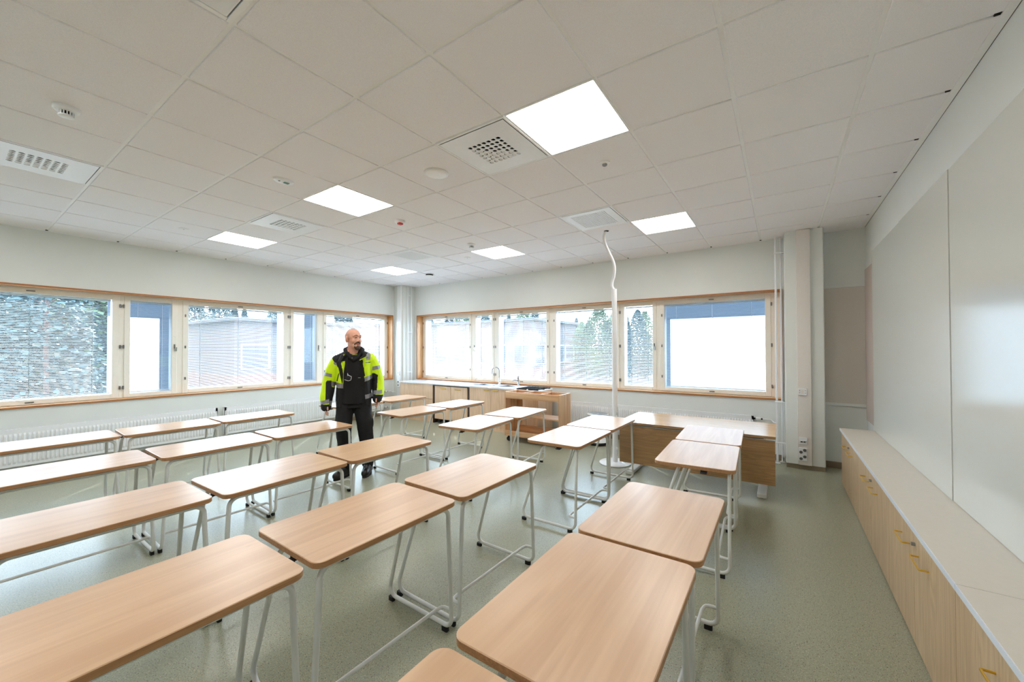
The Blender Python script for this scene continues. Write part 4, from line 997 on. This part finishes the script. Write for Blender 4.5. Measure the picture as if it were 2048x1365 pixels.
        for k in range(4):
            so2 = MB(M['greymetal']).tube([bp(-.03, -.055-.012*k, .132-.012*k), bp(.03, -.06-.012*k, .126-.012*k)], .003, 6); so2.obj('lace', bo)
    # hoodie (front panel, neckline and hood behind the neck)
    Hd = Blob().loft([(0, .0, .84, .150, .128), (0, .0, 1.0, .140, .122), (0, .0, 1.2, .150, .124), (0, .008, 1.33, .145, .108), (0, .016, 1.40, .095, .085)])
    Hd.cap([(-.075, -.035, 1.415), (-.085, .04, 1.455), (-.03, .09, 1.475), (.04, .09, 1.475), (.085, .04, 1.455), (.075, -.035, 1.415)], [.030, .034, .040, .040, .034, .030])
    Hd.cap([(-.075, -.035, 1.415), (-.045, -.085, 1.37), (-.004, -.105, 1.335)], [.026, .02, .014]).cap([(.075, -.035, 1.415), (.045, -.085, 1.37), (-.004, -.105, 1.335)], [.026, .02, .014])
    skinV = q_((372, 235), (462, 235), (440, 262), (410, 287), (380, 262))
    ho = Hd.build('hooded_sweatshirt', [M['cloth_black'], M['skin']], body, .006, 3, lambda c, nn: (inpoly(c[:, 0], c[:, 2], skinV) & (nn[:, 1] < -.1) & (c[:, 1] < .06)).astype(int))
    MB(M['greymetal']).lathe([(.006, 0), (.006, .004)], 10, 0, Matrix.Translation((-.02, -.124, 1.365)) @ Matrix.Rotation(rad(90), 4, 'X')).obj('button', ho)
    # jacket: open front, the fronts bend in under the sweatshirt
    def gap(z0_):
        def f(a):
            d = abs((a-math.pi*1.5+math.pi) % (2*math.pi)-math.pi); return .70 if d < z0_ else min(1., .70+(d-z0_)*3.2)
        return f
    J = Blob().loft([(0, .012, .812, .190, .150, gap(.78)), (0, .012, .90, .192, .152, gap(.74)), (0, .012, 1.05, .186, .150, gap(.68)), (0, .012, 1.2, .190, .150, gap(.60)), (0, .016, 1.30, .195, .140, gap(.50)), (0, .02, 1.37, .165, .112, gap(.45)), (0, .022, 1.415, .105, .085, gap(.5))], 64)
    J.cap([(-.05, .025, 1.405), (-.165, .02, 1.325)], [.055, .078]).cap([(.05, .025, 1.415), (.165, .02, 1.34)], [.055, .078])
    J.cap([(-.172, .02, 1.318), (-.225, .03, 1.22), (-.264, .04, 1.07)], [.080, .078, .073]).cap([(-.264, .04, 1.07), (-.284, .005, .93), (-.287, -.018, .815)], [.073, .068, .056])
    J.cap([(.172, .02, 1.332), (.222, .03, 1.235), (.258, .04, 1.09)], [.080, .078, .073]).cap([(.258, .04, 1.09), (.266, .005, .96), (.252, -.025, .88)], [.073, .068, .056])
    # turned-out collar flaps
    J.cap([(-.075, -.02, 1.415), (-.125, -.085, 1.375), (-.150, -.115, 1.325)], [.028, .026, .018]).cap([(-.150, -.115, 1.325), (-.12, -.138, 1.25)], [.020, .012])
    J.cap([(.085, -.02, 1.43), (.118, -.09, 1.40), (.135, -.105, 1.375)], [.026, .024, .018]).cap([(.118, -.095, 1.395), (.06, -.132, 1.345)], [.020, .012])
    BL = [q_((333, 200), (300, 285), (262, 306), (316, 392), (322, 420), (345, 312), (372, 200)), q_((470, 200), (486, 215), (537, 262), (541, 283), (515, 300), (452, 335), (446, 300), (455, 260)),
          q_((318, 380), (326, 400), (322, 425), (344, 520), (350, 440), (338, 360)),
          q_((255, 537), (328, 543), (376, 550), (376, 720), (250, 720)), q_((228, 500), (236, 487), (268, 486), (272, 560), (264, 640), (228, 634)), q_((180, 662), (262, 668), (262, 740), (180, 740)),
          q_((482, 508), (560, 478), (556, 440), (570, 436), (600, 452), (592, 576), (566, 606), (566, 720), (478, 720), (468, 510)), q_((560, 606), (640, 612), (640, 690), (548, 690)),
          q_((474, 342), (484, 342), (505, 455), (496, 459)), q_((316, 430), (322, 432), (309, 492), (301, 490))]
    GR = [q_((205, 418), (270, 437), (268, 462), (205, 446)), q_((188, 640), (252, 626), (254, 658), (188, 666)), q_((268, 492), (322, 506), (350, 512), (350, 548), (322, 542), (266, 530)), q_((255, 640), (302, 646), (302, 682), (255, 678)),
          q_((462, 480), (478, 474), (558, 446), (559, 478), (484, 506), (464, 513)), q_((490, 608), (508, 604), (564, 592), (566, 622), (512, 637), (492, 642)), q_((557, 386), (618, 374), (618, 402), (559, 416)), q_((566, 577), (632, 572), (632, 604), (566, 606)),
          q_((512, 290), (536, 262), (546, 290), (543, 330), (512, 334)), q_((280, 345), (300, 350), (306, 372), (284, 362))]
    def pick(c, nn):
        x, z = c[:, 0], c[:, 2]; m = np.zeros(len(x), int); front = c[:, 1] < .075
        for p in BL: m[inpoly(x, z, p) & front] = 1
        for p in GR: m[inpoly(x, z, p) & front] = 2
        back = ~front; m[back & (z < 1.06) & (abs(x) < .2)] = 1; m[back & (z > 1.06) & (z < 1.11) & (abs(x) < .2)] = 2; m[back & (z < .9)] = 1
        m[back & (z > 1.16) & (z < 1.21) & (abs(x) > .2)] = 2; m[(z > 1.405) & (abs(x) < .125)] = 1; m[(z > 1.33) & (x < -.02) & (x > -.15 - (1.36-z)*1.2)] = 1; return m
    ja = J.build('hi_vis_jacket', [M['yellow'], M['jacket_black'], M['reflective']], body, .0042, 5, pick, disp=.009)
    # small marks: chest print, pocket flap, badge on a lanyard
    MB(M['teal']).box(.150, .171, -.1245, -.121, 1.307, 1.318).obj('chest_print', ja, smooth=False)
    MB(M['reflective']).box(.118, .148, -.1335, -.130, 1.306, 1.315).obj('chest_print', ja, smooth=False)
    MB(M['reflective']).box(.042, .068, -.1285, -.1265, 1.136, 1.143).obj('sweatshirt_print', ho, smooth=False)
    bd = MB(M['jacket_black']).box(-.095, -.032, -.137, -.133, 1.118, 1.162, bev=.002).obj('badge_holder', body)
    MB(M['white_metal']).tube(fillet([(-.098, -.136, 1.124), (-.060, -.137, 1.108), (-.032, -.137, 1.116), (-.026, -.137, 1.155), (-.05, -.137, 1.168), (-.066, -.137, 1.180)], .008), .0026, 6).obj('badge_edge', bd)
    MB(M['chrome']).tube([(-.066, -.137, 1.165), (-.066, -.137, 1.196)], .004, 6).obj('badge_clip', bd)
    MB(M['jacket_black']).tube(fillet([(-.066, -.136, 1.19), (-.075, -.130, 1.28), (-.07, -.10, 1.38)], .02), .004, 6).obj('lanyard', body)
    body.location = (-2.135, 1.965, 0); body.rotation_euler = (0, 0, rad(57.2))
man()

# ---------------------------------------------------------------- outside
GZ = -.9
structure(MB(M['grass']).box(-160, 60, -80, 160, GZ-.2, GZ).obj('ground_outside', smooth=False), 'pale sunlit yard outside the windows', 'ground')
def pine_mesh(kind, seed):
    r = random.Random(seed); tr = MB(M['bark']); h = 1.
    tr.tube([(0, 0, 0), (.004, .003, .35), (-.003, .004, .7), (0, 0, .97)], [.010, .009, .006, .002], 7)
    f = MB(M['leaf'] if kind != 'birch' else M['leaf2'])
    n = 3400
    for i in range(n):
        t = r.random()
        if kind == 'pine': z = .06+.92*t**.95; R = .17*(1-t)**.55*(.65+.7*r.random()); 
        elif kind == 'spruce': z = .03+.95*t; R = .20*(1-t)*(.5+.6*r.random())+.01
        else: z = .04+.92*t; R = .19*math.sin(math.pi*(.15+.8*t))*(.4+.7*r.random())
        a = r.random()*6.283; c = Vector((R*math.cos(a), R*math.sin(a), z+.02*r.random()))
        s = .010+.011*r.random(); u = Vector((r.uniform(-1, 1), r.uniform(-1, 1), r.uniform(-.5, .6))).normalized(); v = u.orthogonal().normalized()*s*.55; u = u*s
        f.add([c-u-v*.6, c-u*.2+v, c+u, c-v], [(0, 1, 2, 3)])
    if kind == 'pine':
        for i in range(16):
            a = r.random()*6.283; z = .42+.5*r.random(); R = .13*(1.1-z); tr.tube([(0, 0, z), (R*math.cos(a), R*math.sin(a), z+.05)], [.004, .001], 4)
    return tr.mesh('trunk'), f.mesh('foliage', smooth=False)
TM = {k: [pine_mesh(k, s) for s in (1, 2)] for k in ('pine', 'spruce', 'birch')}
def tree(x, y, h, kind, label, group):
    v = TM[kind][random.randrange(2)]; t = thing({'pine': 'pine_tree', 'spruce': 'spruce_tree', 'birch': 'birch_tree'}[kind], label, 'tree', (x, y, GZ), random.random()*6, group)
    a = link('trunk', v[0], t); b = link('foliage', v[1], t); b['kind'] = 'stuff'
    for o in (a, b): o.scale = (h*random.uniform(.9, 1.2), h*random.uniform(.9, 1.2), h)
CX_, CY_ = 2.0, -.7
def polar(az, d): return CX_+d*math.cos(rad(az)), CY_+d*math.sin(rad(az))
rr = random.Random(3)
ORD = 'first second third fourth fifth sixth seventh eighth ninth tenth eleventh twelfth thirteenth fourteenth'.split()
def belt(a0, a1, n, d0, d1, h0, h1, kinds, label, group):
    a0, a1 = a1, a0
    for i in range(n):
        az = a0+(a1-a0)*(i+rr.uniform(.1, .9))/n; d = rr.uniform(d0, d1); x, y = polar(az, d)
        kd = rr.choice(kinds); tree(x, y, rr.uniform(h0, h1), kd, '%s tree from the left %s, a %s' % (ORD[i], label, kd), group)
belt(167.5, 181, 14, 22, 33, 4.9, 7.2, ['pine', 'spruce', 'birch', 'birch'], 'outside the leftmost window', 'trees outside the leftmost window')
belt(147, 165, 10, 56, 64, 7.8, 10.4, ['pine', 'spruce', 'pine'], 'rising behind the school wing across the yard', 'trees behind the school wing')
belt(119, 138, 10, 50, 60, 6.8, 9.2, ['spruce', 'pine', 'birch'], 'rising behind the pale building', 'trees behind the pale building')
belt(106, 116.5, 10, 29, 36, 4.2, 5.8, ['birch', 'spruce', 'pine'], 'seen left of the white pole', 'trees seen left of the white pole')
belt(99, 106, 8, 42, 52, 3.8, 4.7, ['spruce', 'pine'], 'far away right of the white pole', 'distant trees right of the white pole')
def far_building(name, label, x0, x1, y0, y1, h, wallm, bays, faces, band=None):
    t = thing(name, label, 'building', ((x0+x1)/2, (y0+y1)/2, GZ)); hx, hy = (x1-x0)/2, (y1-y0)/2
    MB(wallm).box(-hx, hx, -hy, hy, 0, h).obj('walls', t, smooth=False)
    MB(M['roof']).box(-hx-.3, hx+.3, -hy-.3, hy+.3, h, h+.22, bev=.03).obj('roof', t, smooth=False)
    if band: MB(band).box(-hx-.03, hx+.03, -hy-.03, hy+.03, 0, .9).obj('plinth_band', t, smooth=False)
    for fc in faces:
        for k in range(bays):
            u = (k+.5)/bays*2-1
            if fc == 'x': q = (hx-.05, hx+.04, u*hy-.75, u*hy+.75); p = (hx+.0, hx+.05, u*hy-.68, u*hy+.68)
            else: q = (u*hx-.75, u*hx+.75, -hy-.04, -hy+.05); p = (u*hx-.68, u*hx+.68, -hy-.05, -hy)
            w = MB(M['plastic']).box(*q, 1.2, 2.7).obj('window_frame', t, smooth=False); MB(M['darkglass']).box(*p, 1.27, 2.63).obj('pane', w, smooth=False)
    return t
far_building('school_wing', 'pale sunlit school wing across the yard beyond the middle left windows', -34, -24, 8.6, 17.2, 4.0, M['render'], 4, ('x',), M['brick'])
far_building('brick_building', 'red brick building across the yard seen beside the man', -40, -27.5, 18.6, 23.6, 4.4, M['brick'], 5, ('x', 'y'))
far_building('pale_building', 'pale building with tall windows seen through the windows over the sinks', -26.5, -13.5, 24, 34, 4.5, M['render'], 6, ('y', 'x'), M['brick'])
t = thing('net_fence', 'turquoise netting fence far away right of the white pole', 'fence', (-5.2, 34, GZ))
MB(M['teal']).box(-2.2, 2.2, -.03, .03, .3, 2.6).obj('netting', t, smooth=False)
for k in range(5): MB(M['greymetal']).tube([(-2.2+1.1*k, 0, 0), (-2.2+1.1*k, 0, 2.8)], .05, 8).obj('post', t)
# fabric sun screens hung outside three of the windows, each with a grey-blue border
M['screen'] = translucent('screen_fabric', lin(236, 240, 244), .65)
M['shade_blue'] = translucent('grey_blue_border', lin(150, 160, 172), .55)
def screen(side, u0, u1, z0, z1, top, left, right, label):
    t = thing('sun_screen', label, 'screen'); v = .385
    a, b = u0-.12, u1+.12; zt = z1+.06
    WB(side, M['screen']).b(a+left, b-right, v, v+.004, z0-.02, zt-top).obj('fabric', t, smooth=False)
    if top: WB(side, M['shade_blue']).b(a, b, v-.004, v+.012, zt-top, zt).obj('border', t, smooth=False)
    if left: WB(side, M['shade_blue']).b(a, a+left, v-.004, v+.012, z0-.02, zt-top).obj('border', t, smooth=False)
    if right: WB(side, M['shade_blue']).b(b-right, b, v-.004, v+.012, z0-.02, zt-top).obj('border', t, smooth=False)
screen('L', .70, 1.26, WZ0, WZ1, .36, 0, .26, 'white sun screen with grey-blue border outside the narrow left window')
screen('L', 2.86, 3.41, WZ0, WZ1, 0, 0, .30, 'white sun screen with a grey-blue side border outside the narrow window left of the man')
screen('B', .44, 1.905, WZ0, WZ1, .36, .22, 0, 'white sun screen with grey-blue border outside the rightmost back window')
